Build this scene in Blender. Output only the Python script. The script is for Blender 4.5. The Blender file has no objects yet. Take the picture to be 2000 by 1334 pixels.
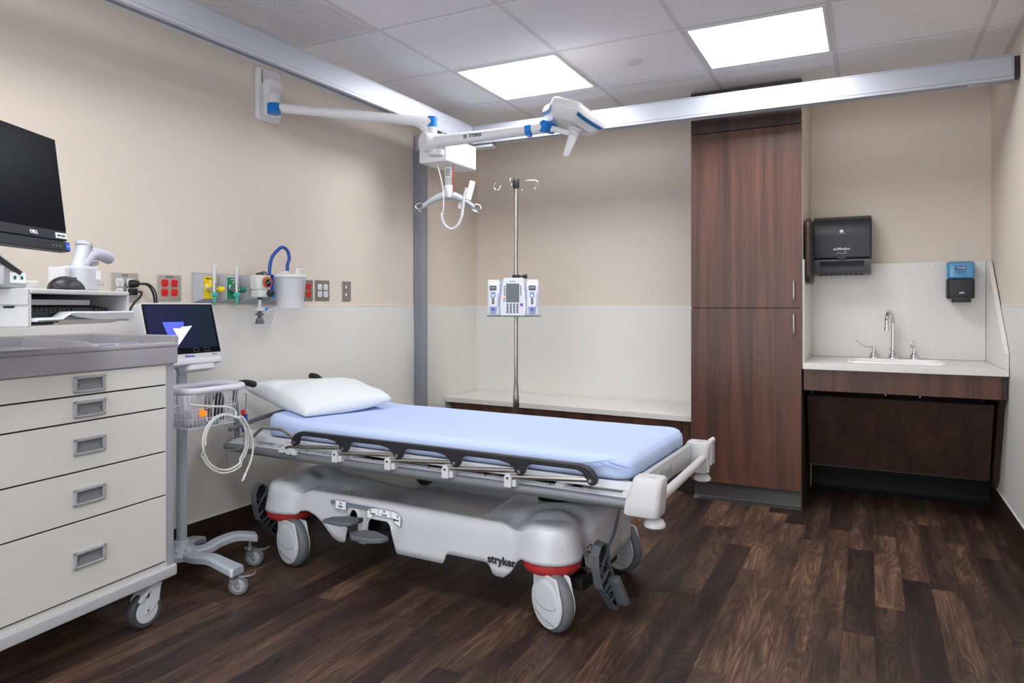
import bpy, bmesh, math, random
from math import sin, cos, pi, radians, sqrt, atan2, hypot
from mathutils import Vector, Matrix, noise

scene = bpy.context.scene
COL = scene.collection
random.seed(4)

# ------------------------------------------------------------------ camera
CAM_H = 1.125
cd = bpy.data.cameras.new('camera')
cam = bpy.data.objects.new('camera', cd)
COL.objects.link(cam)
cam.location = (2.722, 0.0, CAM_H)
cam.rotation_euler = (radians(90), 0, radians(27.1))
cd.sensor_width = 36.0
cd.lens = 36.0 * 1363.3 / 2000.0
cd.shift_y = -(667 - 597) / 2000.0
cd.clip_start = 0.02
scene.camera = cam

# ------------------------------------------------------------------ world, exposure
FILL_STRENGTH = 1.7        # added ambient fill, enters through an opening in the unseen front wall
w = bpy.data.worlds.new('world'); scene.world = w; w.use_nodes = True
w.node_tree.nodes['Background'].inputs[0].default_value = (0.9, 0.95, 1.0, 1)
w.node_tree.nodes['Background'].inputs[1].default_value = FILL_STRENGTH
vs = scene.view_settings
vs.view_transform = 'Standard'; vs.look = 'None'; vs.gamma = 1.0; vs.use_curve_mapping = False
vs.exposure = 0.95
LAMP_STRENGTH = 8.6
scene.cycles.diffuse_bounces = 8; scene.cycles.max_bounces = 12

RW, RD, RH, RF = 3.332, 4.72, 2.38, -1.75     # room: right wall x, back wall y, ceiling z, front wall y

# ------------------------------------------------------------------ materials
def srgb(r, g, b):
    f = lambda v: (v/255/12.92) if v/255 <= 0.04045 else ((v/255+0.055)/1.055)**2.4
    return (f(r), f(g), f(b), 1)
MATS = {}
def mat(name, col, rough=0.5, metal=0.0, spec=0.5, bump=0.0, bscale=300, var=0.0, trans=0.0, alpha=1.0, emit=None, estr=0.0, coat=0.0, ior=1.45):
    m = bpy.data.materials.new(name); m.use_nodes = True
    nt = m.node_tree; b = nt.nodes['Principled BSDF']
    b.inputs['Base Color'].default_value = col
    b.inputs['Roughness'].default_value = rough
    b.inputs['Metallic'].default_value = metal
    b.inputs['Specular IOR Level'].default_value = spec
    b.inputs['Transmission Weight'].default_value = trans
    b.inputs['Alpha'].default_value = alpha
    b.inputs['Coat Weight'].default_value = coat
    b.inputs['IOR'].default_value = ior
    if emit:
        b.inputs['Emission Color'].default_value = emit; b.inputs['Emission Strength'].default_value = estr
    if bump or var:
        tc = nt.nodes.new('ShaderNodeTexCoord'); n = nt.nodes.new('ShaderNodeTexNoise')
        n.inputs['Scale'].default_value = bscale; n.inputs['Detail'].default_value = 3
        nt.links.new(tc.outputs['Object'], n.inputs['Vector'])
        if bump:
            bp = nt.nodes.new('ShaderNodeBump'); bp.inputs['Strength'].default_value = bump; bp.inputs['Distance'].default_value = 0.002
            nt.links.new(n.outputs['Fac'], bp.inputs['Height']); nt.links.new(bp.outputs['Normal'], b.inputs['Normal'])
        if var:
            mx = nt.nodes.new('ShaderNodeMixRGB'); mx.blend_type = 'MULTIPLY'; mx.inputs[0].default_value = 1
            mx.inputs[1].default_value = col
            r = nt.nodes.new('ShaderNodeMapRange'); r.inputs[1].default_value = 0.3; r.inputs[2].default_value = 0.7
            r.inputs[3].default_value = 1 - var; r.inputs[4].default_value = 1.0
            nt.links.new(n.outputs['Fac'], r.inputs[0]); nt.links.new(r.outputs[0], mx.inputs[2]); nt.links.new(mx.outputs[0], b.inputs['Base Color'])
    MATS[name] = m
    return m

def M(n): return MATS[n]

def new_nodes(name):
    m = bpy.data.materials.new(name); m.use_nodes = True
    MATS[name] = m
    nt = m.node_tree
    return m, nt, nt.nodes['Principled BSDF'], (lambda t: nt.nodes.new(t)), nt.links.new

def math_node(nt, op, a, b=None, c=None):
    n = nt.nodes.new('ShaderNodeMath'); n.operation = op
    for i, v in enumerate((a, b, c)):
        if v is None: continue
        if isinstance(v, (int, float)): n.inputs[i].default_value = v
        else: nt.links.new(v, n.inputs[i])
    return n.outputs[0]

# walnut plank floor, boards run along Y
def floor_material():
    m, nt, b, N, L = new_nodes('walnut_plank_floor')
    tc = N('ShaderNodeTexCoord'); sp = N('ShaderNodeSeparateXYZ'); L(tc.outputs['Object'], sp.inputs[0])
    X, Y = sp.outputs[0], sp.outputs[1]
    W, LEN = 0.1015, 0.92
    xs = math_node(nt, 'DIVIDE', X, W)
    xi = math_node(nt, 'FLOOR', xs)
    wn = N('ShaderNodeTexWhiteNoise'); wn.noise_dimensions = '1D'; L(xi, wn.inputs['W'])
    ys = math_node(nt, 'ADD', math_node(nt, 'DIVIDE', Y, LEN), math_node(nt, 'MULTIPLY', wn.outputs[0], 7.3))
    yi = math_node(nt, 'FLOOR', ys)
    cb = N('ShaderNodeCombineXYZ'); L(xi, cb.inputs[0]); L(yi, cb.inputs[1])
    w2 = N('ShaderNodeTexWhiteNoise'); w2.noise_dimensions = '3D'; L(cb.outputs[0], w2.inputs['Vector'])
    # grain coordinates: shifted per board
    off = N('ShaderNodeVectorMath'); off.operation = 'SCALE'; L(w2.outputs['Color'], off.inputs[0]); off.inputs['Scale'].default_value = 11.0
    add = N('ShaderNodeVectorMath'); add.operation = 'ADD'; L(tc.outputs['Object'], add.inputs[0]); L(off.outputs[0], add.inputs[1])
    mp = N('ShaderNodeMapping'); mp.inputs['Scale'].default_value = (9.0, 1.15, 1); L(add.outputs[0], mp.inputs[0])
    n1 = N('ShaderNodeTexNoise'); n1.inputs['Scale'].default_value = 1.0; n1.inputs['Detail'].default_value = 1.2; n1.inputs['Roughness'].default_value = 0.4; n1.inputs['Distortion'].default_value = 0.5; L(mp.outputs[0], n1.inputs[0])
    rings = math_node(nt, 'FRACT', math_node(nt, 'MULTIPLY', n1.outputs['Fac'], 22.0))
    rg = math_node(nt, 'ABSOLUTE', math_node(nt, 'SUBTRACT', rings, 0.5))
    mp2 = N('ShaderNodeMapping'); mp2.inputs['Scale'].default_value = (190, 7, 1); L(add.outputs[0], mp2.inputs[0])
    n2 = N('ShaderNodeTexNoise'); n2.inputs['Scale'].default_value = 1.0; n2.inputs['Detail'].default_value = 5; L(mp2.outputs[0], n2.inputs[0])
    mp3 = N('ShaderNodeMapping'); mp3.inputs['Scale'].default_value = (16, 2.2, 1); L(add.outputs[0], mp3.inputs[0])
    n3 = N('ShaderNodeTexNoise'); n3.inputs['Scale'].default_value = 1.0; n3.inputs['Detail'].default_value = 3; L(mp3.outputs[0], n3.inputs[0])
    t = math_node(nt, 'ADD', math_node(nt, 'MULTIPLY', w2.outputs[0], 0.46), math_node(nt, 'MULTIPLY', n2.outputs['Fac'], 0.62))
    t = math_node(nt, 'ADD', t, math_node(nt, 'MULTIPLY', rg, 0.34))
    t = math_node(nt, 'ADD', t, math_node(nt, 'MULTIPLY', n3.outputs['Fac'], 0.95))
    t = math_node(nt, 'SUBTRACT', t, 0.63)
    cr = N('ShaderNodeValToRGB'); L(t, cr.inputs[0])
    e = cr.color_ramp.elements
    e[0].position = 0.12; e[0].color = srgb(34, 25, 26)
    e[1].position = 0.95; e[1].color = srgb(134, 104, 82)
    x = e.new(0.42); x.color = srgb(60, 45, 40)
    x = e.new(0.66); x.color = srgb(89, 66, 54)
    # seams
    fx = math_node(nt, 'FRACT', xs); fy = math_node(nt, 'FRACT', ys)
    ex = math_node(nt, 'LESS_THAN', math_node(nt, 'MINIMUM', fx, math_node(nt, 'SUBTRACT', 1.0, fx)), 0.010)
    ey = math_node(nt, 'LESS_THAN', math_node(nt, 'MINIMUM', fy, math_node(nt, 'SUBTRACT', 1.0, fy)), 0.0012)
    seam = math_node(nt, 'MAXIMUM', ex, ey)
    mx = N('ShaderNodeMixRGB'); L(math_node(nt, 'MULTIPLY', seam, 0.45), mx.inputs[0]); L(cr.outputs[0], mx.inputs[1]); mx.inputs[2].default_value = srgb(20, 14, 14)
    L(mx.outputs[0], b.inputs['Base Color'])
    rr = N('ShaderNodeMapRange'); rr.inputs[3].default_value = 0.42; rr.inputs[4].default_value = 0.6; L(n2.outputs['Fac'], rr.inputs[0]); L(rr.outputs[0], b.inputs['Roughness'])
    b.inputs['Specular IOR Level'].default_value = 0.32
    bp = N('ShaderNodeBump'); bp.inputs['Strength'].default_value = 0.15; bp.inputs['Distance'].default_value = 0.001; L(n2.outputs['Fac'], bp.inputs['Height']); L(bp.outputs[0], b.inputs['Normal'])
    return m

def laminate(name, dark, mid, light, rough=0.33, coat=0.0):
    m, nt, b, N, L = new_nodes(name)
    tc = N('ShaderNodeTexCoord')
    mp = N('ShaderNodeMapping'); mp.inputs['Scale'].default_value = (14, 14, 0.55); L(tc.outputs['Object'], mp.inputs[0])
    n1 = N('ShaderNodeTexNoise'); n1.inputs['Scale'].default_value = 1.0; n1.inputs['Detail'].default_value = 4; n1.inputs['Distortion'].default_value = 0.8; L(mp.outputs[0], n1.inputs[0])
    mp2 = N('ShaderNodeMapping'); mp2.inputs['Scale'].default_value = (150, 150, 3.0); L(tc.outputs['Object'], mp2.inputs[0])
    n2 = N('ShaderNodeTexNoise'); n2.inputs['Scale'].default_value = 1.0; n2.inputs['Detail'].default_value = 4; L(mp2.outputs[0], n2.inputs[0])
    t = math_node(nt, 'ADD', math_node(nt, 'MULTIPLY', n1.outputs['Fac'], 0.75), math_node(nt, 'MULTIPLY', n2.outputs['Fac'], 0.45))
    cr = N('ShaderNodeValToRGB'); L(t, cr.inputs[0]); e = cr.color_ramp.elements
    e[0].position = 0.40; e[0].color = dark
    e[1].position = 0.78; e[1].color = light
    x = e.new(0.58); x.color = mid
    L(cr.outputs[0], b.inputs['Base Color'])
    b.inputs['Roughness'].default_value = rough; b.inputs['Specular IOR Level'].default_value = 0.4
    b.inputs['Coat Weight'].default_value = coat; b.inputs['Coat Roughness'].default_value = 0.25
    return m

def quartz():
    m, nt, b, N, L = new_nodes('speckled_quartz')
    tc = N('ShaderNodeTexCoord')
    v = N('ShaderNodeTexVoronoi'); v.inputs['Scale'].default_value = 130; L(tc.outputs['Object'], v.inputs['Vector'])
    sp = N('ShaderNodeSeparateColor'); L(v.outputs['Color'], sp.inputs[0])
    rad = math_node(nt, 'MULTIPLY', math_node(nt, 'POWER', sp.outputs[0], 6.0), 0.34)
    spot = math_node(nt, 'LESS_THAN', v.outputs['Distance'], rad)
    cr = N('ShaderNodeValToRGB'); L(sp.outputs[1], cr.inputs[0]); e = cr.color_ramp.elements
    e[0].color = srgb(120, 112, 105); e[1].color = srgb(240, 238, 236); x = e.new(0.5); x.color = srgb(165, 150, 135)
    n = N('ShaderNodeTexNoise'); n.inputs['Scale'].default_value = 220; n.inputs['Detail'].default_value = 2; L(tc.outputs['Object'], n.inputs[0])
    base = N('ShaderNodeMixRGB'); L(n.outputs['Fac'], base.inputs[0]); base.inputs[1].default_value = srgb(214, 211, 207); base.inputs[2].default_value = srgb(233, 231, 228)
    mx = N('ShaderNodeMixRGB'); L(math_node(nt, 'MULTIPLY', spot, 0.78), mx.inputs[0]); L(base.outputs[0], mx.inputs[1]); L(cr.outputs[0], mx.inputs[2])
    L(mx.outputs[0], b.inputs['Base Color']); b.inputs['Roughness'].default_value = 0.28
    return m

floor_material(); quartz()
laminate('cherry_laminate', srgb(60, 38, 33), srgb(84, 53, 43), srgb(108, 70, 54))
laminate('dark_laminate', srgb(46, 34, 33), srgb(60, 43, 39), srgb(76, 54, 47), rough=0.45)
mat('wall_paint', srgb(222, 211, 199), 0.75, bump=0.05, bscale=500, spec=0.25)
mat('wainscot_sheet', srgb(226, 225, 221), 0.38, bump=0.03, bscale=350, spec=0.4)
mat('white_caulk', srgb(235, 233, 228), 0.5)
mat('ceiling_tile', srgb(234, 234, 237), 0.9, bump=0.25, bscale=260, var=0.03, spec=0.15)
mat('ceiling_grid', srgb(212, 212, 216), 0.6)
mat('lamp_glow', (1, 1, 1, 1), 0.5, emit=(0.975, 0.985, 1.0, 1), estr=LAMP_STRENGTH)
mat('base_rubber', srgb(50, 46, 46), 0.35)
mat('wood_base', srgb(60, 42, 36), 0.45, var=0.5, bscale=25)
mat('anodised', srgb(186, 189, 200), 0.48, metal=0.5)
mat('anodised_dark', srgb(150, 154, 166), 0.45, metal=0.25)
mat('grey_tube', srgb(118, 121, 127), 0.42, metal=0.25)
mat('chrome', srgb(225, 225, 228), 0.09, metal=1.0)
mat('satin_steel', srgb(190, 188, 184), 0.28, metal=1.0)
mat('plate_steel', srgb(168, 164, 156), 0.36, metal=0.9)
mat('plate_light', srgb(200, 197, 191), 0.34, metal=0.8)
mat('zinc', srgb(190, 195, 200), 0.25, metal=1.0)
mat('white_plastic', srgb(204, 204, 207), 0.35)
mat('lift_white', srgb(226, 226, 229), 0.3)
mat('cover_plastic', srgb(196, 197, 203), 0.3, coat=0.15)
mat('pod_plastic', srgb(206, 208, 215), 0.28, coat=0.2)
mat('cart_white', srgb(214, 215, 211), 0.38)
mat('cart_frame', srgb(184, 186, 191), 0.4)
mat('cart_grey', srgb(160, 160, 165), 0.35)
mat('cart_column', srgb(170, 173, 182), 0.35, metal=0.2)
mat('handle_grey', srgb(160, 162, 166), 0.3)
mat('handle_dark', srgb(116, 118, 122), 0.4)
mat('gap_black', srgb(30, 29, 30), 0.7)
mat('tyre_grey', srgb(105, 107, 112), 0.5)
mat('tyre_dark', srgb(72, 73, 78), 0.55)
mat('wheel_white', srgb(204, 208, 215), 0.35)
mat('black_plastic', srgb(42, 42, 45), 0.4)
mat('rail_black', srgb(36, 37, 42), 0.32)
mat('black_rubber', srgb(28, 28, 30), 0.5)
mat('dispenser_black', srgb(44, 45, 52), 0.42)
mat('dispenser_grey', srgb(86, 86, 92), 0.3)
mat('pedal_grey', srgb(92, 96, 104), 0.45)
mat('pedal_blue_grey', srgb(120, 127, 140), 0.45)
mat('stripe_blue_grey', srgb(112, 122, 143), 0.5)
mat('brake_red', srgb(178, 50, 52), 0.4)
mat('sheet_blue', srgb(186, 204, 240), 0.85, bump=0.12, bscale=600, spec=0.15)
mat('pillow_white', srgb(224, 228, 233), 0.8, bump=0.12, bscale=500, spec=0.15)
mat('screen_black', srgb(9, 11, 20), 0.3, spec=0.08)
mat('bezel_dark', srgb(44, 48, 54), 0.45, spec=0.3)
mat('steris_blue', srgb(18, 118, 205), 0.35)
mat('head_blue', srgb(52, 112, 170), 0.4)
mat('clear_grey', srgb(205, 206, 208), 0.3)
mat('lens_grey', srgb(196, 196, 196), 0.2, coat=0.4)
mat('translucent_plastic', srgb(238, 241, 246), 0.3, alpha=0.33)
mat('clear_plastic', srgb(240, 244, 248), 0.12, trans=0.6, alpha=0.45)
mat('clear_tube', srgb(236, 240, 242), 0.2, trans=0.3, alpha=0.75)
mat('tube_blue', srgb(40, 80, 160), 0.3)
mat('bracket_blue', srgb(10, 66, 178), 0.35)
mat('fitting_blue', srgb(60, 140, 215), 0.35)
mat('yellow_plate', srgb(236, 206, 20), 0.4)
mat('green_plate', srgb(8, 132, 84), 0.4)
mat('teal_plastic', srgb(64, 178, 158), 0.35)
mat('dark_green', srgb(10, 110, 84), 0.35)
mat('blue_grey_plate', srgb(200, 206, 220), 0.4)
mat('raceway_grey', srgb(170, 173, 180), 0.45)
mat('raceway_light', srgb(214, 216, 223), 0.4)
mat('red_outlet', srgb(214, 34, 34), 0.35)
mat('white_outlet', srgb(228, 228, 234), 0.35)
mat('jack_purple', srgb(70, 50, 150), 0.4)
mat('print_dark', srgb(40, 42, 48), 0.6)
mat('print_grey', srgb(120, 122, 130), 0.6)
mat('print_white', srgb(235, 236, 240), 0.5)
mat('label_white', srgb(240, 240, 244), 0.6)
mat('label_blue', srgb(60, 84, 176), 0.5)
mat('intel_blue', srgb(10, 104, 210), 0.4)
mat('gel_blue', srgb(96, 172, 222), 0.12, trans=0.25, coat=0.5)
mat('gel_clear', srgb(150, 196, 224), 0.1, trans=0.6, alpha=0.6)
mat('brand_navy', srgb(28, 36, 130), 0.4)
mat('pump_white', srgb(226, 229, 240), 0.35)
mat('pump_side', srgb(176, 182, 202), 0.4)
mat('pump_blue', srgb(132, 160, 206), 0.35)
mat('pump_display', srgb(96, 102, 110), 0.3)
mat('key_dark', srgb(70, 74, 84), 0.4)
mat('purple', srgb(112, 60, 160), 0.4)
mat('orange', srgb(240, 140, 40), 0.4)
mat('led_orange', srgb(250, 120, 20), 0.4, emit=srgb(255, 110, 20), estr=0.6)
mat('cord_red', srgb(190, 26, 34), 0.5)
mat('label_red', srgb(190, 40, 48), 0.5)
mat('hose_grey', srgb(205, 207, 204), 0.4)
mat('basket_white', srgb(214, 214, 226), 0.35)
mat('scanner_white', srgb(192, 195, 204), 0.35)
mat('scanner_lilac', srgb(188, 188, 205), 0.4)
mat('base_silver', srgb(176, 183, 194), 0.35, metal=0.15)
mat('sink_white', srgb(246, 246, 248), 0.12, coat=0.3)
mat('gauge_yellow', srgb(214, 150, 60), 0.4)
mat('gauge_orange', srgb(196, 92, 52), 0.4)
mat('gauge_red', srgb(172, 60, 44), 0.4)
mat('logo_blue', srgb(70, 80, 230), 0.3, emit=srgb(62, 74, 225), estr=0.55)
mat('logo_white', srgb(215, 225, 250), 0.3, emit=srgb(205, 215, 245), estr=0.65)
mat('pan_grey', srgb(120, 120, 116), 0.5)
mat('deck_grey', srgb(196, 198, 200), 0.4)
mat('teal_bag', srgb(120, 190, 205), 0.5)
mat('cuff_grey', srgb(120, 122, 128), 0.7)
mat('vent_white', srgb(216, 216, 216), 0.6)
mat('mech_black', srgb(34, 34, 36), 0.5)
mat('bag_clear', srgb(210, 214, 230), 0.25, trans=0.3, alpha=0.75)
mat('navy_plastic', srgb(34, 52, 140), 0.4)

# monitor glass of the vital signs screen: dark blue fading to dark teal
def screen_gradient():
    m, nt, b, N, L = new_nodes('display_glow')
    tc = N('ShaderNodeTexCoord'); sp = N('ShaderNodeSeparateXYZ'); L(tc.outputs['Generated'], sp.inputs[0])
    cr = N('ShaderNodeValToRGB'); L(sp.outputs[1], cr.inputs[0]); e = cr.color_ramp.elements
    e[0].color = srgb(30, 24, 66); e[1].color = srgb(20, 36, 44)
    b.inputs['Base Color'].default_value = (0.004, 0.004, 0.008, 1); b.inputs['Roughness'].default_value = 0.3; b.inputs['Specular IOR Level'].default_value = 0.06
    L(cr.outputs[0], b.inputs['Emission Color']); b.inputs['Emission Strength'].default_value = 0.6
screen_gradient()

# ------------------------------------------------------------------ mesh builder
def rot_mat(r):
    return Matrix.Rotation(r[2], 3, 'Z') @ Matrix.Rotation(r[1], 3, 'Y') @ Matrix.Rotation(r[0], 3, 'X')

class MB:
    """collects shapes and links them as ONE mesh object"""
    def __init__(s):
        s.v = []; s.f = []; s.fm = []; s.m = 0
    def mi(s, i): s.m = i; return s
    def add(s, vs_, fs):
        o = len(s.v); s.v += [Vector(p) for p in vs_]
        for f in fs: s.f.append([i+o for i in f]); s.fm.append(s.m)
        return s
    def box(s, c, d, r=None, taper=None):
        x, y, z = d[0]/2, d[1]/2, d[2]/2
        ps = [Vector((a*x, b_*y, e*z)) for e in (-1, 1) for b_ in (-1, 1) for a in (-1, 1)]
        if taper:
            for p in ps:
                if p.z > 0: p.x *= taper[0]; p.y *= taper[1]
        R = rot_mat(r) if r else None
        ps = [(R @ p if R else p) + Vector(c) for p in ps]
        return s.add(ps, [(0, 2, 3, 1), (4, 5, 7, 6), (0, 1, 5, 4), (2, 6, 7, 3), (0, 4, 6, 2), (1, 3, 7, 5)])
    def bx(s, x0, x1, y0, y1, z0, z1):
        return s.box(((x0+x1)/2, (y0+y1)/2, (z0+z1)/2), (abs(x1-x0), abs(y1-y0), abs(z1-z0)))
    def rings(s, rs, close=True, cap0=True, cap1=True):
        n = len(rs[0]); vs_ = [p for r in rs for p in r]; fs = []
        for i in range(len(rs)-1):
            for j in range(n if close else n-1):
                k = (j+1) % n
                fs.append((i*n+j, i*n+k, (i+1)*n+k, (i+1)*n+j))
        if cap0: fs.append(tuple(range(n-1, -1, -1)))
        if cap1: fs.append(tuple((len(rs)-1)*n+j for j in range(n)))
        return s.add(vs_, fs)
    def cyl(s, p0, p1, r0, r1=None, seg=20, cap=True):
        r1 = r0 if r1 is None else r1
        p0 = Vector(p0); p1 = Vector(p1); d = (p1-p0).normalized()
        a = d.orthogonal().normalized(); b_ = d.cross(a)
        ring = lambda p, r: [p + a*cos(2*pi*i/seg)*r + b_*sin(2*pi*i/seg)*r for i in range(seg)]
        return s.rings([ring(p0, r0), ring(p1, r1)], cap0=cap, cap1=cap)
    def lathe(s, prof, c=(0, 0, 0), axis='Z', seg=28, cap=True, d=None):
        """prof: list of (radius, height)"""
        dv = Vector(d).normalized() if d else {'X': Vector((1, 0, 0)), 'Y': Vector((0, 1, 0)), 'Z': Vector((0, 0, 1))}[axis]
        a = dv.orthogonal().normalized(); b_ = dv.cross(a); c = Vector(c)
        rs = [[c + dv*h + (a*cos(2*pi*i/seg)+b_*sin(2*pi*i/seg))*max(r, 1e-5) for i in range(seg)] for r, h in prof]
        return s.rings(rs, cap0=cap, cap1=cap)
    def tube(s, pts, r, seg=12, close=False, smooth=0, cap=True):
        P = [Vector(p) for p in pts]
        if smooth: P = spline(P, smooth, close)
        n = len(P); T = []
        for i in range(n):
            if close: t = P[(i+1) % n]-P[(i-1) % n]
            else: t = P[min(i+1, n-1)]-P[max(i-1, 0)]
            T.append(t.normalized())
        a = T[0].orthogonal().normalized(); rs = []
        for i in range(n):
            a = (a - T[i]*a.dot(T[i]))
            a = a.normalized() if a.length > 1e-6 else T[i].orthogonal().normalized()
            b_ = T[i].cross(a); rr = r[min(i, len(r)-1)] if isinstance(r, (list, tuple)) else r
            rs.append([P[i]+a*cos(2*pi*k/seg)*rr+b_*sin(2*pi*k/seg)*rr for k in range(seg)])
        if close: rs.append(rs[0][:])
        return s.rings(rs, cap0=cap and not close, cap1=cap and not close)
    def prism(s, poly, lo, hi, plane='XZ'):
        """poly of 2-D points extruded along the third axis"""
        def P(a, b_, h):
            return {'XZ': (a, h, b_), 'YZ': (h, a, b_), 'XY': (a, b_, h)}[plane]
        n = len(poly)
        vs_ = [P(a, b_, lo) for a, b_ in poly]+[P(a, b_, hi) for a, b_ in poly]
        fs = [(i, (i+1) % n, (i+1) % n+n, i+n) for i in range(n)]
        fs += [tuple(range(n-1, -1, -1)), tuple(range(n, 2*n))]
        return s.add(vs_, fs)
    def rbox(s, c, d, R, r=0.0, r_=None, seg=6, rot=None, axis='Z'):
        """box with plan corner radius R (about axis) and edge fillet r"""
        x, y, z = (d[0]/2, d[1]/2, d[2]/2) if axis == 'Z' else ((d[0]/2, d[2]/2, d[1]/2) if axis == 'Y' else (d[1]/2, d[2]/2, d[0]/2))
        R = min(R, x*0.999, y*0.999)
        def outline(ins):
            o = []; rr = max(R-ins, 1e-4)
            for q, (sx, sy) in enumerate(((1, 1), (-1, 1), (-1, -1), (1, -1))):
                for k in range(seg+1):
                    t = (q+k/seg)*pi/2
                    o.append(((x-ins-rr)*sx+rr*cos(t), (y-ins-rr)*sy+rr*sin(t)))
            return o
        rs = []
        if r > 0:
            for k in range(seg): a = k/seg*pi/2; rs.append((r*(1-sin(a)), -z+r*(1-cos(a))))
            rs.append((0, -z+r)); rs.append((0, z-r))
            for k in range(seg-1, -1, -1): a = k/seg*pi/2; rs.append((r*(1-sin(a)), z-r*(1-cos(a))))
        else: rs = [(0, -z), (0, z)]
        T = {'Z': lambda a, b_, h: Vector((a, b_, h)), 'Y': lambda a, b_, h: Vector((a, h, b_)), 'X': lambda a, b_, h: Vector((h, a, b_))}[axis]
        Rm = rot_mat(rot) if rot else None
        out = []
        for ins, h in rs:
            ring = [T(a, b_, h) for a, b_ in outline(ins)]
            out.append([(Rm @ p if Rm else p)+Vector(c) for p in ring])
        return s.rings(out)
    def sphere(s, c, r, seg=16, sc=(1, 1, 1)):
        rs = []
        for i in range(1, seg//2):
            a = pi*i/(seg//2)
            rs.append([Vector((sin(a)*cos(2*pi*j/seg)*r*sc[0], sin(a)*sin(2*pi*j/seg)*r*sc[1], -cos(a)*r*sc[2]))+Vector(c) for j in range(seg)])
        return s.rings(rs)
    def build(s, name, mats, parent=None, bevel=0.0, angle=38, seg=2, smooth=True, loc=None, rot=None, solid=0.0, fix=True):
        me = bpy.data.meshes.new(name)
        me.from_pydata([tuple(v) for v in s.v], [], s.f)
        if not isinstance(mats, (list, tuple)): mats = [mats]
        for m_ in mats: me.materials.append(M(m_) if isinstance(m_, str) else m_)
        me.polygons.foreach_set('material_index', s.fm)
        bm = bmesh.new(); bm.from_mesh(me)
        if fix: bmesh.ops.recalc_face_normals(bm, faces=bm.faces)
        for f in bm.faces: f.smooth = smooth
        lim = radians(angle)
        for e in bm.edges:
            if len(e.link_faces) == 2 and e.calc_face_angle(0) > lim: e.smooth = False
        bm.to_mesh(me); bm.free()
        o = bpy.data.objects.new(name, me); COL.objects.link(o)
        if parent: o.parent = parent
        if loc: o.location = loc
        if rot: o.rotation_euler = rot
        if solid:
            md = o.modifiers.new('solid', 'SOLIDIFY'); md.thickness = solid; md.offset = -1
        if bevel:
            md = o.modifiers.new('bevel', 'BEVEL'); md.width = bevel; md.segments = seg; md.limit_method = 'ANGLE'
            md.angle_limit = radians(angle); md.harden_normals = True
        return o

def spline(P, sub=6, close=False):
    n = len(P); out = []
    g = (lambda i: P[i % n]) if close else (lambda i: P[max(0, min(n-1, i))])
    for i in range(n if close else n-1):
        p0, p1, p2, p3 = g(i-1), g(i), g(i+1), g(i+2)
        for k in range(sub):
            t = k/sub
            out.append(0.5*((2*p1)+(p2-p0)*t+(2*p0-5*p1+4*p2-p3)*t*t+(3*p1-p0-3*p2+p3)*t**3))
    if not close: out.append(P[-1])
    return out

def thing(name, label, cat, loc=(0, 0, 0), rz=0.0, group=None, rot=None):
    o = bpy.data.objects.new(name, None); COL.objects.link(o)
    o.empty_display_size = 0.05
    o.location = loc; o.rotation_euler = rot if rot else (0, 0, rz)
    o['label'] = label; o['category'] = cat
    if group: o['group'] = group
    return o
def tag(o, label, cat, group=None):
    o['label'] = label; o['category'] = cat
    if group: o['group'] = group
    return o
def struct(o): o['kind'] = 'structure'; return o
def lab(o, label): o['label'] = label; return o

def text(name, body, size, parent, loc, rot, m, depth=0.0006, align='CENTER', bold=0.0, sx=1.0, shear=0.0):
    cu = bpy.data.curves.new(name, 'FONT'); cu.body = body; cu.size = size; cu.align_x = align; cu.align_y = 'CENTER'
    cu.extrude = depth; cu.offset = bold; cu.shear = shear; cu.resolution_u = 3
    t = bpy.data.objects.new(name, cu); COL.objects.link(t)
    bpy.context.view_layer.update()
    me = bpy.data.meshes.new_from_object(t.evaluated_get(bpy.context.evaluated_depsgraph_get()))
    bpy.data.objects.remove(t)
    me.materials.clear(); me.materials.append(M(m)); me.name = name
    for p in me.polygons: p.material_index = 0
    o = bpy.data.objects.new(name, me); COL.objects.link(o)
    o.parent = parent; o.location = loc; o.rotation_euler = rot; o.scale = (sx, 1, 1)
    return o
FACE_NY = (pi/2, 0, 0)          # text read from -Y
FACE_PX = (pi/2, 0, pi/2)       # text read from +X

def copy_tree(o, parent=None):
    c = o.copy(); COL.objects.link(c)
    if parent: c.parent = parent
    for ch in list(o.children): copy_tree(ch, c)
    return c
def copy_part(o, parent, loc=None, rot=None, scale=None):
    c = copy_tree(o, parent)
    if loc is not None: c.location = loc
    if rot is not None: c.rotation_euler = rot
    if scale is not None: c.scale = scale
    return c
mat('base_rubber_shaded', srgb(20, 18, 18), 0.5, spec=0.2)  # base rubber darkened to carry the deep shade under the sink
mat('porcelain', srgb(250, 250, 252), 0.15)
# ================================================================== the room
struct(MB().bx(-0.1, RW+0.1, RF-0.1, RD+0.1, -0.1, 0).build('floor', 'walnut_plank_floor'))
struct(MB().bx(-0.1, 0, RF-0.1, RD+0.1, 0, RH+0.1).build('wall_left', 'wall_paint'))
struct(MB().bx(RW, RW+0.1, RF-0.1, RD+0.1, 0, RH+0.1).build('wall_right', 'wall_paint'))
struct(MB().bx(0, RW, RD, RD+0.1, 0, RH+0.1).build('wall_back', 'wall_paint'))
struct(MB().bx(0, 0.25, RF-0.1, RF, 0, RH+0.1).bx(3.1, RW, RF-0.1, RF, 0, RH+0.1).bx(0.25, 3.1, RF-0.1, RF, 2.25, RH+0.1).build('wall_front', 'wall_paint'))  # wide gap left in this unseen wall for the added fill light

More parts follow.
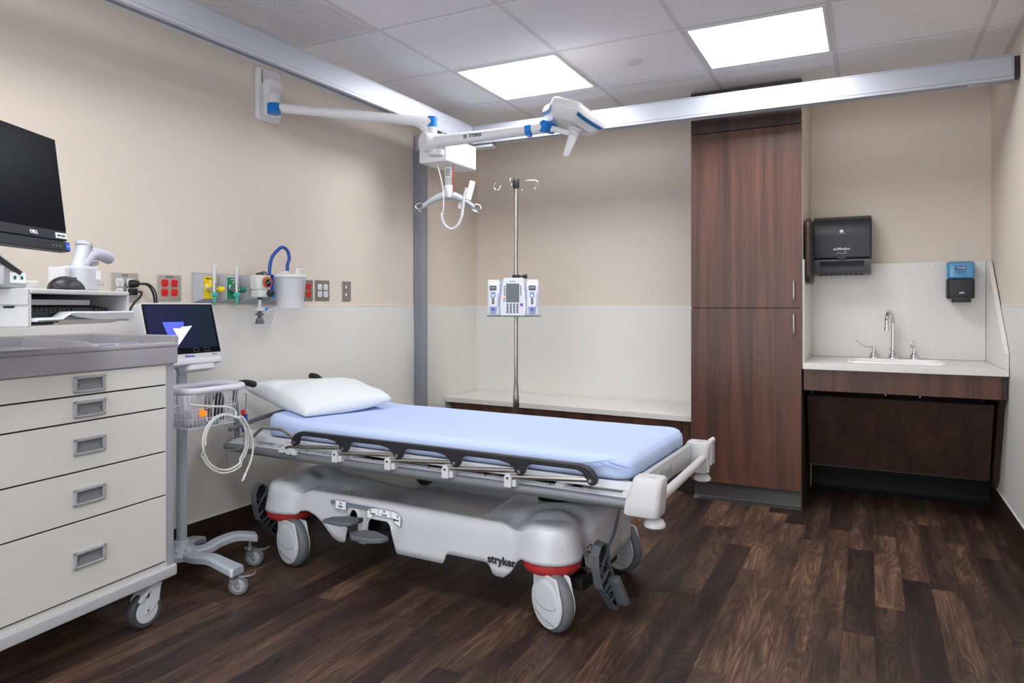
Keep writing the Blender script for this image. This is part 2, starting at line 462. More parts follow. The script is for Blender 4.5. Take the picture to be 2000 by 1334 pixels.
# ceiling: lay-in tiles hanging a little below a flat grid
GX0, GY0, P = 0.743, 2.546, 0.61
xl = [GX0+i*P for i in range(-1, 5)]
yl = [GY0+i*P for i in range(-7, 4)]
lights = {(1, 8), (3, 8), (1, 4), (3, 4), (1, 1), (3, 1)}      # (column, row) cells holding lamps
XE = [0]+xl+[RW]; YE = [RF]+yl+[RD]
c = MB()
c.mi(1).bx(0, RW, RF, RD, RH-0.004, RH+0.05)
c.mi(0)
vent_cell = (1, 7)
def cell(i, j): return XE[i], XE[i+1], YE[j], YE[j+1]
LAMPS = []; VENT = None
for i in range(len(XE)-1):
    for j in range(len(YE)-1):
        x0, x1, y0, y1 = cell(i, j)
        cx, cy = (x0+x1)/2, (y0+y1)/2
        islamp = (i in (2, 4)) and (abs(cy-3.461) < 0.1 or abs(cy-1.021) < 0.1 or abs(cy+0.809) < 0.1)
        if islamp: LAMPS.append((cx, cy)); continue
        if i == 1 and abs(cy-2.241) < 0.1: VENT = (x0, x1, y0, y1); continue
        g = 0.012; a = 0.0 if i == 0 else g; b_ = 0.0 if i == len(XE)-2 else g
        c.rbox(((x0+a+x1-b_)/2, cy, RH-0.001), (x1-b_-x0-a, y1-y0-2*g, 0.010), 0.002, 0.0)
struct(c.build('ceiling', ['ceiling_tile', 'ceiling_grid'], bevel=0.002))
# wall angle along the walls
t = MB()
for x0, x1, y0, y1 in ((0, 0.022, RF, RD), (RW-0.022, RW, RF, RD), (0, RW, RD-0.022, RD)):
    t.bx(x0, x1, y0, y1, RH-0.010, RH-0.004)
struct(t.build('trim_1', 'ceiling_grid'))

# sheet wainscot with a thin cap line
WZ = 1.126
a = MB(); a.bx(0, 0.004, RF, RD, 0.15, WZ).mi(1).bx(0.0, 0.006, RF, RD, WZ-0.004, WZ).bx(0.0, 0.008, RF, RD, 0.145, 0.151)
struct(a.build('trim_2', ['wainscot_sheet', 'white_caulk']))
a = MB(); a.bx(0.004, 1.795, RD-0.004, RD, 0.15, WZ).mi(1).bx(0.004, 1.795, RD-0.006, RD, WZ-0.004, WZ).bx(0.004, 0.008, RD-0.008, RD-0.004, 0.469, WZ)
struct(a.build('trim_3', ['wainscot_sheet', 'white_caulk']))
a = MB(); a.bx(RW-0.004, RW, RF, RD, 0.15, WZ).mi(1).bx(RW-0.006, RW, RF, RD, WZ-0.004, WZ).bx(RW-0.008, RW, RF, RD, 0.145, 0.151)
struct(a.build('trim_4', ['wainscot_sheet', 'white_caulk']))
struct(MB().prism([(0, 0), (0.03, 0), (0.012, 0.02), (0.007, 0.045), (0.007, 0.147), (0, 0.147)], RF, RD, 'XZ').build('baseboard_left', 'wood_base'))
struct(MB().prism([(RW, 0), (RW-0.03, 0), (RW-0.012, 0.02), (RW-0.007, 0.045), (RW-0.007, 0.147), (RW, 0.147)], RF, RD, 'XZ').build('baseboard_right', 'wood_base'))
struct(MB().prism([(RD, 0), (RD-0.03, 0), (RD-0.012, 0.02), (RD-0.007, 0.045), (RD-0.007, 0.147), (RD, 0.147)], 2.402, RW-0.008, 'YZ').build('baseboard_back', 'base_rubber_shaded'))
# frame of a wide opening added behind the camera to let fill light in
struct(MB().bx(0.25, 0.29, RF-0.11, RF+0.01, 0, 2.25).bx(3.06, 3.1, RF-0.11, RF+0.01, 0, 2.25).bx(0.25, 3.1, RF-0.11, RF+0.01, 2.21, 2.25).build('fill_opening', 'anodised', bevel=0.002))

# recessed ceiling lamps
def ceiling_lamp(cx, cy, label):
    t = thing('ceiling_light', label, 'light', (cx, cy, RH), group='square ceiling light panels')
    f = MB()
    o, i_ = 0.293, 0.279
    for sx in (-1, 1):
        f.bx(sx*i_, sx*o, -o, o, -0.012, 0.0); f.bx(-i_, i_, sx*i_, sx*o, -0.012, 0.0)
    f.build('frame', 'ceiling_grid', t, bevel=0.001)
    MB().bx(-i_, i_, -i_, i_, -0.008, -0.001).build('diffuser', 'lamp_glow', t)
for cx, cy in LAMPS:
    far = cy > 3
    left = cx < 1.6
    if far: l = 'square white light panel in the ceiling above the blue mattress' if left else 'square white light panel in the ceiling in front of the tall cabinet'
    elif cy > 0.5: l = 'square white light panel in the ceiling near the drawer cart' if left else 'square white light panel in the ceiling above the viewer'
    else: l = 'unseen square white light panel added near the front wall, left one' if left else 'unseen square white light panel added near the front wall, right one'  # unseen front row, added to light the room
    ceiling_lamp(cx, cy, l)

# supply air grille
x0, x1, y0, y1 = VENT
v = thing('ceiling_vent', 'white linear slot air grille in the ceiling beside the aluminium beam', 'air vent', ((x0+x1)/2, (y0+y1)/2, RH))
f = MB()
for sx in (-1, 1):
    f.bx(sx*0.272, sx*0.293, -0.293, 0.293, -0.010, 0); f.bx(-0.272, 0.272, sx*0.272, sx*0.293, -0.010, 0)
f.build('frame', 'vent_white', v, bevel=0.001)
MB().bx(-0.272, 0.272, -0.272, 0.272, -0.001, 0.0).build('backing', 'print_grey', v)
s0 = MB().box((0, 0, 0), (0.013, 0.544, 0.006)).build('slat', 'vent_white', v, loc=(-0.262, 0, -0.005), rot=(0, radians(20), 0))
for k in range(1, 26): copy_part(s0, v, (-0.262+k*0.021, 0, -0.005))

# sprinkler / detector cover plate
k = MB(); k.lathe([(0.040, 0.0), (0.040, -0.006), (0.037, -0.008)], (1.648, 3.463, RH-0.006))
tag(k.build('sprinkler_cover', 'white_plastic'), 'small round white cover plate in the ceiling tile between the two light panels', 'sprinkler cover')

# ------------------------------------------------------------------ overhead aluminium lift beams
ZB0, ZB1 = 2.156, 2.270
def beam_profile(w=0.07):
    return [(0, ZB0), (0.022, ZB0), (0.022, ZB0+0.018), (w-0.022, ZB0+0.018), (w-0.022, ZB0), (w, ZB0), (w, ZB1), (0, ZB1)]
b1 = thing('lift_beam', 'long aluminium ceiling lift beam running beside the left wall', 'beam', (0.435, 1.5, ZB0), group='overhead aluminium lift beams')
m_ = MB(); m_.prism([(0.400+a, z) for a, z in beam_profile()], -1.2, 3.855, 'XZ')
o = m_.build('rail', 'anodised', None, bevel=0.0015); o.parent = b1; o.location = (-0.435, -1.5, -ZB0)
m_ = MB(); m_.bx(0.469, 0.4705, -1.2, 3.855, ZB0+0.014, ZB0+0.016).bx(0.469, 0.4705, -1.2, 3.855, ZB1-0.008, ZB1-0.006)
o = m_.build('groove_line', 'anodised_dark', b1, loc=(-0.435, -1.5, -ZB0))
m_ = MB()
for y in (-1.0, 0.9): m_.cyl((0.435, y, ZB1), (0.435, y, RH), 0.008)
m_.build('hanger', 'anodised_dark', b1, loc=(-0.435, -1.5, -ZB0))
b2 = thing('lift_beam', 'long aluminium ceiling lift beam crossing in front of the tall cabinet', 'beam', (1.7, 3.895, ZB0), group='overhead aluminium lift beams')
m_ = MB(); m_.prism([(3.860+a, z) for a, z in beam_profile()], 0.02, 3.302, 'YZ')
m_.build('rail', 'anodised', b2, bevel=0.0015, loc=(-1.7, -3.895, -ZB0))
m_ = MB(); m_.bx(0.47, 3.30, 3.8585, 3.86, ZB0+0.014, ZB0+0.016).bx(0.47, 3.30, 3.8585, 3.86, ZB1-0.008, ZB1-0.006)
m_.build('groove_line', 'anodised_dark', b2, loc=(-1.7, -3.895, -ZB0))
m_ = MB(); m_.bx(3.302, 3.308, 3.856, 3.934, ZB0-0.002, ZB1+0.002); m_.build('end_cap', 'raceway_grey', b2, loc=(-1.7, -3.895, -ZB0))
m_ = MB(); m_.bx(3.308, RW, 3.868, 3.922, ZB0+0.01, ZB1-0.01); m_.build('wall_bracket', 'base_rubber', b2, loc=(-1.7, -3.895, -ZB0))
m_ = MB(); m_.bx(3.13, 3.20, 3.874, 3.916, ZB0-0.010, ZB0+0.01); m_.cyl((3.145, 3.873, ZB0-0.005), (3.145, 3.917, ZB0-0.005), 0.007); m_.cyl((3.185, 3.873, ZB0-0.005), (3.185, 3.917, ZB0-0.005), 0.007)
m_.build('trolley', 'satin_steel', b2, bevel=0.001, loc=(-1.7, -3.895, -ZB0))
m_ = MB(); m_.bx(0.44, 0.60, 3.875, 3.945, ZB0-0.022, ZB0-0.002); m_.build('carriage', 'white_plastic', b2, bevel=0.004, loc=(-1.7, -3.895, -ZB0))

# upright post carrying the beam at the left wall
pst = thing('wall_post', 'grey aluminium upright post standing against the left wall', 'post', (0.037, 3.9, 0))
m_ = MB(); m_.prism([(0.005, 3.868), (0.018, 3.868), (0.018, 3.862), (0.024, 3.862), (0.024, 3.868), (0.052, 3.868), (0.052, 3.862), (0.058, 3.862), (0.058, 3.868), (0.071, 3.868), (0.071, 3.932), (0.005, 3.932)], 0.0, ZB0, 'XY')
m_.build('channel', 'anodised_dark', pst, bevel=0.0008, loc=(-0.037, -3.9, 0))
bolt = MB().cyl((0.038, 3.868, 0.9), (0.038, 3.861, 0.9), 0.0045, seg=6).build('bolt', 'satin_steel', pst, loc=(-0.037, -3.9, 0))
for z in (-0.45, 0.45): copy_part(bolt, pst, (-0.037, -3.9, z))

# ================================================================== casework
CX0, CX1, CY = 1.795, 2.396, 4.10
cab = thing('tall_cabinet', 'tall cherry wood cabinet with two doors reaching the ceiling', 'cabinet', ((CX0+CX1)/2, 4.4, 0))
L0 = (-(CX0+CX1)/2, -4.4, 0)
MB().bx(CX0+0.003, CX1-0.006, CY+0.022, RD-0.006, 0.105, 2.16).build('body', 'cherry_laminate', cab, loc=L0)
MB().mi(0).bx(CX1-0.006, CX1, CY+0.022, RD-0.006, 0.78, 2.36).mi(1).bx(CX1-0.006, CX1, CY+0.022, RD-0.006, 0.0, 0.78).build('side_panel', ['wall_paint', 'dark_laminate'], cab, loc=L0)
def door(z0, z1, hz0, hz1, name='door'):
    d = MB().bx(CX0+0.002, CX1-0.002, CY, CY+0.02, z0, z1).build(name, 'cherry_laminate', cab, bevel=0.0015, loc=L0)
    hx = 2.357
    h = MB(); h.tube([(hx, CY, hz0), (hx, CY-0.018, hz0), (hx, CY-0.03, hz0+0.012), (hx, CY-0.03, hz1-0.012), (hx, CY-0.018, hz1), (hx, CY, hz1)], 0.005, smooth=3)
    h.build('handle', 'satin_steel', d)
door(0.110, 1.108, 0.963, 1.075)
door(1.114, 2.117, 1.150, 1.258)
MB().bx(CX0, CX1-0.003, CY+0.006, CY+0.03, 2.122, 2.362).build('filler_panel', 'dark_laminate', cab, bevel=0.0015, loc=L0)
MB().prism([(4.13, 0), (4.138, 0.006), (4.148, 0.022), (4.150, 0.108), (4.19, 0.108), (4.19, 0)], CX0+0.012, CX1-0.008, 'YZ').build('toe_kick', 'base_rubber', cab, loc=L0)
MB().bx(CX0+0.02, CX1-0.012, 4.19, RD-0.01, 0.0, 0.105).build('plinth', 'base_rubber', cab, loc=L0)

# low bench along the back wall
bn = thing('wall_bench', 'low bench with a white speckled top and dark wood front along the back wall', 'bench', (0.9, 4.5, 0))
Lb = (-0.9, -4.5, 0)
xA, xB = 0.009, CX0-0.001
yA, yB = 4.25, 4.165
MB().prism([(xA, yA), (xB, yB), (xB, RD-0.008), (xA, RD-0.008)], 0.435, 0.469, 'XY').build('bench_top', 'speckled_quartz', bn, bevel=0.002, loc=Lb)
MB().prism([(xA+0.04, yA+0.045), (xB, yB+0.045), (xB, RD-0.035), (xA+0.04, RD-0.035)], 0.10, 0.4345, 'XY').build('carcass', 'dark_laminate', bn, loc=Lb)
def yf(x, off): return yA+(yB-yA)*(x-xA)/(xB-xA)+off
edges = [0.075, 0.60, 1.13, 1.72]
for i in range(3):
    a0, a1 = edges[i]+0.0015, edges[i+1]-0.0015
    MB().prism([(a0, yf(a0, 0.024)), (a1, yf(a1, 0.024)), (a1, yf(a1, 0.044)), (a0, yf(a0, 0.044))], 0.105, 0.429, 'XY').build('front_panel', 'cherry_laminate', bn, bevel=0.001, loc=Lb)
MB().prism([(1.7215, yf(1.7215, 0.03)), (xB, yf(xB, 0.03)), (xB, yf(xB, 0.044)), (1.7215, yf(1.7215, 0.044))], 0.105, 0.429, 'XY').build('filler', 'cherry_laminate', bn, loc=Lb)
MB().prism([(xA+0.05, yf(xA, 0.085)), (xB, yf(xB, 0.085)), (xB, yf(xB, 0.10)), (xA+0.05, yf(xA, 0.10))], 0.0, 0.10, 'XY').build('toe_kick', 'base_rubber', bn, loc=Lb)
MB().bx(xA+0.06, xB, 4.36, RD-0.035, 0.0, 0.10).build('plinth', 'base_rubber', bn, loc=Lb)

# sink counter
ct = thing('sink_counter', 'white speckled sink counter beside the right wall with wood apron', 'counter', (2.86, 4.4, 0.8))
Lc = (-2.86, -4.4, -0.8)
KX0, KX1, KY = 2.4, RW-0.008, 4.10
SX0, SX1, SY0, SY1 = 2.635, 3.06, 4.285, 4.565
tp = MB()
outer = [(KX0, KY), (KX1, KY), (KX1, RD-0.005), (KX0, RD-0.005)]
R_ = 0.05; inner = []
for q, (cx, cy) in enumerate(((SX1-R_, SY1-R_), (SX0+R_, SY1-R_), (SX0+R_, SY0+R_), (SX1-R_, SY0+R_))):
    for k in range(7):
        a = (q+k/6)*pi/2; inner.append((cx+R_*cos(a), cy+R_*sin(a)))
def ray_out(p):
    cx, cy = (SX0+SX1)/2, (SY0+SY1)/2; dx, dy = p[0]-cx, p[1]-cy
    ts = []
    if dx: ts += [(KX1-cx)/dx if dx > 0 else (KX0-cx)/dx]
    if dy: ts += [(RD-0.005-cy)/dy if dy > 0 else (KY-cy)/dy]
    tt = min(ts); return (cx+dx*tt, cy+dy*tt)
ang = lambda p: atan2(p[1]-(SY0+SY1)/2, p[0]-(SX0+SX1)/2)
pairs = [(p, ray_out(p)) for p in inner]
for cpt in outer:      # put exact corners in
    cx, cy = (SX0+SX1)/2, (SY0+SY1)/2
    j = min(range(len(pairs)), key=lambda i: abs(((ang(pairs[i][1])-ang(cpt)+pi) % (2*pi))-pi))
    pairs[j] = (pairs[j][0], cpt)
n = len(pairs); zt, zb = 0.814, 0.780
vs_ = [(*p[0], zt) for p in pairs]+[(*p[1], zt) for p in pairs]+[(*p[0], zb) for p in pairs]+[(*p[1], zb) for p in pairs]
fs = []
for i in range(n):
    k = (i+1) % n
    fs += [(i, k, n+k, n+i), (2*n+i, 3*n+i, 3*n+k, 2*n+k), (n+i, n+k, 3*n+k, 3*n+i), (i, 2*n+i, 2*n+k, k)]
tp.add(vs_, fs); tp.build('countertop', 'speckled_quartz', ct, bevel=0.0015, loc=Lc)
# undermount basin
sk = MB(); rr = []
def sring(ins, z):
    o = []; r_ = max(R_-ins*0.3, 0.01)
    for q, (sx, sy) in enumerate(((1, 1), (-1, 1), (-1, -1), (1, -1))):
        cx, cy = (SX0+SX1)/2, (SY0+SY1)/2; hx, hy = (SX1-SX0)/2+0.004-ins, (SY1-SY0)/2+0.004-ins
        for k in range(7):
            a = (q+k/6)*pi/2; o.append(Vector((cx+(hx-r_)*sx+r_*cos(a), cy+(hy-r_)*sy+r_*sin(a), z)))
    return o
for ins, z in ((-0.02, 0.7795), (0.0, 0.7795), (0.004, 0.76), (0.012, 0.70), (0.03, 0.665), (0.06, 0.655), (0.12, 0.652)): rr.append(sring(ins, z))
sk.rings(rr, cap0=False, cap1=True)
o = sk.build('basin', 'sink_white', ct, loc=Lc, solid=0.006)
# a raised rim line of the drop in edge
rm = MB(); rm.rings([sring(-0.020, zt+0.0003), sring(-0.017, zt+0.005), sring(-0.006, zt+0.006), sring(0.004, zt+0.002), sring(0.010, zt-0.04)], cap0=False, cap1=False)
rm.build('sink_rim', 'porcelain', ct, loc=Lc)
MB().lathe([(0.02, 0.6535), (0.02, 0.656), (0.012, 0.657)], ((SX0+SX1)/2, (SY0+SY1)/2, 0)).build('drain', 'chrome', ct, loc=Lc)
MB().bx(KX0+0.003, 3.297, 4.118, 4.138, 0.664, 0.7795).build('apron', 'cherry_laminate', ct, bevel=0.001, loc=Lc)
# right cheek with sloped back
MB().prism([(4.135, 0.664), (4.135, 0.7795), (RD-0.01, 0.7795), (RD-0.01, 0.16), (4.46, 0.16), (4.40, 0.21), (4.22, 0.62), (4.18, 0.664)], 3.299, RW-0.009, 'YZ').build('cheek_panel', 'dark_laminate', ct, bevel=0.001, loc=Lc)
# sloped knee panel
kp = MB(); kp.prism([(4.25, 0.619), (4.265, 0.625), (4.425, 0.216), (4.410, 0.208)], 2.412, 3.285, 'YZ'); kp.build('knee_panel', 'dark_laminate', ct, bevel=0.001, loc=Lc)
MB().prism([(4.406, 0.203), (4.412, 0.2075), (4.43, 0.2155), (4.424, 0.203)], 2.412, 3.285, 'YZ').build('edge_strip', 'satin_steel', ct, loc=Lc)
mm = MB(); mm.bx(2.43, 3.25, 4.30, 4.315, 0.645, 0.70).build('cross_rail', 'gap_black', ct, loc=Lc)
mm = MB()
for x in (2.78, 2.94): mm.cyl((x, 4.26, 0.655), (x+0.035, 4.26, 0.655), 0.010); mm.sphere((x+0.04, 4.26, 0.655), 0.009); mm.cyl((x+0.02, 4.26, 0.64), (x+0.02, 4.26, 0.72), 0.005)
mm.build('stop_valve', 'chrome', ct, loc=Lc)
MB().bx(2.41, 3.29, RD-0.014, RD-0.006, 0.15, 0.775).build('shade_sheet', 'dark_laminate', ct, loc=Lc)  # dark sheet added in place of the shade behind the knee space
# splashes
MB().bx(KX0, KX1-0.02, RD-0.024, RD-0.004, 0.815, 1.378).build('back_splash', 'speckled_quartz', ct, bevel=0.0015, loc=Lc)
MB().prism([(RD-0.005, 0.815), (KY+0.004, 0.815), (KY+0.004, 0.895), (4.625, 1.366), (4.66, 1.376), (RD-0.005, 1.376)], RW-0.027, RW-0.0065, 'YZ').build('side_splash', 'speckled_quartz', ct, bevel=0.0015, loc=Lc)
MB().bx(KX0-0.002, KX0+0.006, KY+0.022, RD-0.026, 0.815, 1.378).build('side_splash', 'speckled_quartz', ct, loc=Lc)
# a return panel at the cabinet foot
# faucet set
fc = thing('faucet', 'chrome gooseneck faucet with two wrist blade handles on the sink counter', 'faucet', (2.845, 4.632, zt+0.0006))
bl = [(0.030, 0.0), (0.030, 0.004), (0.027, 0.016), (0.020, 0.030), (0.012, 0.040), (0.010, 0.046)]
s_ = MB(); s_.lathe(bl, (0, 0, 0)); s_.lathe([(0.014, 0.046), (0.017, 0.052), (0.017, 0.058), (0.013, 0.064)], (0, 0, 0))
s_.build('spout_base', 'chrome', fc)
s_ = MB(); pts = [(0, 0, 0.05), (0, 0, 0.12), (0, 0, 0.20)]
for k in range(0, 9):
    a = pi*k/8; pts.append((-0.017*(1-cos(a)), -0.062*(1-cos(a)), 0.215+0.062*sin(a)))
pts += [(-0.034, -0.124, 0.185)]
s_.tube(pts, 0.0105, seg=14); s_.cyl((-0.034, -0.124, 0.19), (-0.034, -0.124, 0.168), 0.013)
s_.build('spout', 'chrome', fc)
def fhandle(x, ang):
    b_ = MB(); b_.lathe(bl, (x, 0, 0)); b_.cyl((x, 0, 0.046), (x, 0, 0.070), 0.0085); bb = b_.build('valve', 'chrome', fc)
    h = MB(); d = Vector((cos(ang), sin(ang), 0)); n_ = Vector((-sin(ang), cos(ang), 0)); rs = []
    for t_, w_, z_ in ((0, 0.007, 0.066), (0.02, 0.006, 0.068), (0.045, 0.007, 0.067), (0.07, 0.013, 0.078), (0.09, 0.014, 0.098), (0.10, 0.008, 0.108)):
        c_ = Vector((x, 0, z_))+d*t_
        rs.append([c_+n_*w_, c_+Vector((0, 0, 0.004)), c_-n_*w_, c_-Vector((0, 0, 0.004))])
    h.rings(rs); h.build('blade_handle', 'chrome', bb, angle=60)
fhandle(-0.098, radians(200)); fhandle(0.108, radians(-98))

# towel dispenser
TD = thing('towel_dispenser', 'large black automatic paper towel dispenser on the wall above the counter', 'towel dispenser', (2.579, 4.695, 1.482))
prof = [(0, 0.178), (-0.10, 0.172), (-0.165, 0.150), (-0.195, 0.110), (-0.205, 0.05), (-0.212, -0.02), (-0.212, -0.082), (0, -0.082)]
b_ = MB(); b_.prism(prof, -0.157, 0.157, 'YZ'); b_.build('cover', 'dispenser_black', TD, bevel=0.012, seg=4, angle=30)
prof = [(0, -0.086), (-0.207, -0.086), (-0.205, -0.130), (-0.190, -0.160), (-0.165, -0.174), (0, -0.174)]
b_ = MB(); b_.prism(prof, -0.153, 0.153, 'YZ'); lower = b_.build('base', 'dispenser_grey', TD, bevel=0.006, seg=3, angle=30)
MB().rbox((0, -0.2065, -0.112), (0.235, 0.008, 0.030), 0.004, 0.0, axis='Y').build('slot', 'gap_black', TD)
b_ = MB()
for k in range(9): b_.bx(-0.118+k*0.0262, -0.118+k*0.0262+0.019, -0.186, -0.178, -0.180, -0.170)
b_.build('tear_bar', 'gap_black', TD)
MB().rbox((0, -0.2135, -0.079), (0.05, 0.006, 0.014), 0.005, 0.001, axis='Y').build('latch', 'black_plastic', TD, bevel=0.001)
text('lettering', 'enMotion', 0.020, TD, (0, -0.2135, -0.027), FACE_NY, 'print_white', bold=0.0004, sx=1.15, shear=0.15)
text('lettering', 'Georgia-Pacific', 0.0065, TD, (0, -0.210, 0.063), FACE_NY, 'print_white')
b_ = MB(); b_.lathe([(0.0095, 0), (0.0095, 0.0008)], (0, -0.2075, 0.076), d=(0, -1, 0.12)); b_.build('emblem', 'print_white', TD)
b_ = MB(); b_.tube([(-0.03, -0.2130, -0.052), (-0.01, -0.2130, -0.051), (0.004, -0.2130, -0.056), (0.012, -0.2130, -0.052), (0.018, -0.2130, -0.042), (0.024, -0.2130, -0.046), (0.022, -0.2130, -0.056)], 0.0009, seg=6, smooth=4); b_.build('emblem', 'print_white', TD)

# second dispenser on the cabinet side
D2 = thing('towel_dispenser', 'dark brown dispenser fixed to the side of the tall cabinet', 'dispenser', (2.4068, 4.32, 1.43))
MB().rbox((0.014, 0, 0), (0.028, 0.30, 0.36), 0.05, 0.010, axis='X').build('cover', 'dark_laminate', D2)
MB().rbox((0.0285, 0, -0.02), (0.003, 0.22, 0.20), 0.03, 0.0012, axis='X').build('window', 'dispenser_black', D2)

# soap dispenser
SD = thing('soap_dispenser', 'small hand soap dispenser with blue refill above dark base near the right wall', 'soap dispenser', (3.177, 4.695, 1.26))
MB().rbox((0, -0.05, -0.040), (0.132, 0.10, 0.110), 0.022, 0.006).build('housing', 'dispenser_black', SD)
MB().rbox((0, -0.105, -0.100), (0.092, 0.04, 0.034), 0.012, 0.005).build('push_bar', 'black_plastic', SD)
MB().rbox((0, -0.05, 0.062), (0.134, 0.098, 0.090), 0.022, 0.010).build('refill', 'gel_blue', SD)
MB().rbox((0, -0.052, 0.104), (0.128, 0.092, 0.018), 0.03, 0.008).build('clear_top', 'gel_clear', SD)
b_ = MB(); b_.prism([(-0.030, 0.066), (0.018, 0.066), (0.026, 0.086), (-0.022, 0.086)], -0.1005, -0.099, 'XZ'); lg = b_.build('label_patch', 'brand_navy', SD)
text('lettering', 'Purell', 0.017, SD, (-0.002, -0.1012, 0.0765), FACE_NY, 'print_white', bold=0.0003, shear=0.2)
text('lettering', 'HEALTHY', 0.0095, SD, (0.0, -0.1, 0.055), FACE_NY, 'brand_navy', sx=1.3)
text('lettering', 'SOAP', 0.0095, SD, (0.0, -0.1, 0.044), FACE_NY, 'brand_navy', sx=1.3)
text('lettering', 'gojo', 0.013, SD, (0.004, -0.1008, -0.062), FACE_NY, 'print_white', bold=0.0004, shear=0.2)
# ================================================================== stretcher
BLOC, BRZ = (1.135, 2.56, 0), radians(-1.8)
bed = thing('stretcher', 'wheeled hospital stretcher with white plastic base and folded black side rails', 'stretcher', BLOC, BRZ)

def lerp_tab(tab, x):
    if x <= tab[0][0]: return tab[0][1]
    for (a, b_), (c_, d_) in zip(tab, tab[1:]):
        if x <= c_: return b_+(d_-b_)*(x-a)/(c_-a) if c_ > a else d_
    return tab[-1][1]
def sstep(a, b_, x):
    t = max(0.0, min(1.0, (x-a)/(b_-a))); return t*t*(3-2*t)

# ---- base cover outline (star shaped about centre): rounded block with four caster pods
CO = -0.06                      # the base sits a little toward the head
PX, PY, PR = 0.645, 0.250, 0.100
def sdf(x, y):
    ax, ay = abs(x), abs(y)
    qx, qy = ax-(0.762-0.9*ay*ay)+0.06, ay-0.312+0.06
    d1 = hypot(max(qx, 0), max(qy, 0))+min(max(qx, qy), 0)-0.06
    d2 = hypot(ax-PX, ay-PY)-PR
    k = 0.05; h_ = max(0, min(1, 0.5+0.5*(d1-d2)/k))
    return d1*(1-h_)+d2*h_-k*h_*(1-h_)
dense = []
for i in range(2400):
    a = 2*pi*i/2400; lo, hi = 0.0, 1.3
    for _ in range(26):
        mid = (lo+hi)/2
        if sdf(mid*cos(a), mid*sin(a)) < 0: lo = mid
        else: hi = mid
    dense.append((lo*cos(a), lo*sin(a)))
# resample evenly
Ls = [0]
for i in range(len(dense)): Ls.append(Ls[-1]+hypot(dense[(i+1) % len(dense)][0]-dense[i][0], dense[(i+1) % len(dense)][1]-dense[i][1]))
NP = 560; outl = []; j = 0
for i in range(NP):
    s_ = Ls[-1]*i/NP
    while Ls[j+1] < s_: j += 1
    t = (s_-Ls[j])/(Ls[j+1]-Ls[j]); p, q = dense[j], dense[(j+1) % len(dense)]
    outl.append((p[0]+(q[0]-p[0])*t, p[1]+(q[1]-p[1])*t))
side_tab = [(-.86, .226), (-.60, .226), (-.575, .246), (-.53, .25), (-.495, .24), (-.45, .215), (-.42, .185), (-.39, .16), (-.355, .148), (-.326, .150), (-.316, .20), (-.306, .262), (-.288, .292), (-.268, .292), (-.256, .270), (-.252, .16), (-.212, .16), (-.206, .250), (-.192, .268), (-.105, .268), (-.090, .255), (-.082, .22), (-.058, .150),
            (.160, .150), (.170, .165), (.176, .186), (.186, .190), (.355, .190), (.370, .178), (.380, .154), (.395, .147), (.425, .147), (.455, .170), (.490, .218), (.512, .232), (.80, .232)]
end_tab = [(-.35, .232), (-.255, .232), (-.235, .25), (-.215, .235), (-.175, .15), (-.155, .142), (-.140, .15), (-.136, .20), (-.100, .20), (-.094, .15), (-.06, .16), (.06, .16), (.17, .15), (.25, .155), (.29, .19), (.31, .232), (.35, .232)]
def zbot(x, y):
    # which side: compare distance to the long sides and the ends
    if abs(x) > 0.69 and abs(y) < 0.30: return lerp_tab(end_tab, y)
    return lerp_tab(side_tab, x+CO)
def height(x, y):
    ax, ay = abs(x), abs(y)
    h_ = 0.333
    # basin in the middle
    basin = sstep(0.27, 0.22, ay)*sstep(0.36, 0.30, ax)
    h_ -= 0.075*basin
    # raised column collars at both ends of the basin
    d = hypot(ax-0.53, ay*0.85)
    h_ += 0.026*sstep(0.27, 0.12, d)
    # end decks slope up slightly
    h_ += 0.012*sstep(0.40, 0.60, ax)*sstep(0.28, 0.1, ay)
    # pods
    dp = hypot(ax-PX, ay-PY)
    h_ += 0.016*sstep(0.12, 0.07, dp) - 0.018*sstep(0.05, 0.0, abs(dp-0.130))*sstep(0.30, 0.42, ax)
    return h_
cv = MB(); RNG = 30; rings_ = []
for k in range(1, RNG+1):
    t = (k/RNG)**0.85; ring = []
    for (x, y) in outl:
        X, Y = x*t, y*t
        L_ = hypot(x, y)*(1-t)
        f = 0.030
        z = height(X, Y)
        if L_ < f: z -= f-sqrt(max(0, f*f-(f-L_)**2))
        ring.append(Vector((X, Y, z)))
    rings_.append(ring)
# skirt
last = rings_[-1]
for q in range(1, 7):
    ring = []
    for (x, y), p in zip(outl, last):
        zb = zbot(x, y); n_ = Vector((x, y, 0))
        fl = 0.014*(q/6)
        g = Vector((sdf(x+1e-3, y)-sdf(x-1e-3, y), sdf(x, y+1e-3)-sdf(x, y-1e-3), 0)).normalized()
        pt_ = Vector((x, y, 0))+g*fl
        pt_.z = p.z+(zb-p.z)*q/6; ring.append(pt_)
    rings_.append(ring)
cv.rings(rings_, cap0=True, cap1=False)
for p_ in cv.v: p_.x += CO
cover = cv.build('base_cover', 'cover_plastic', bed, angle=50, solid=0.005)

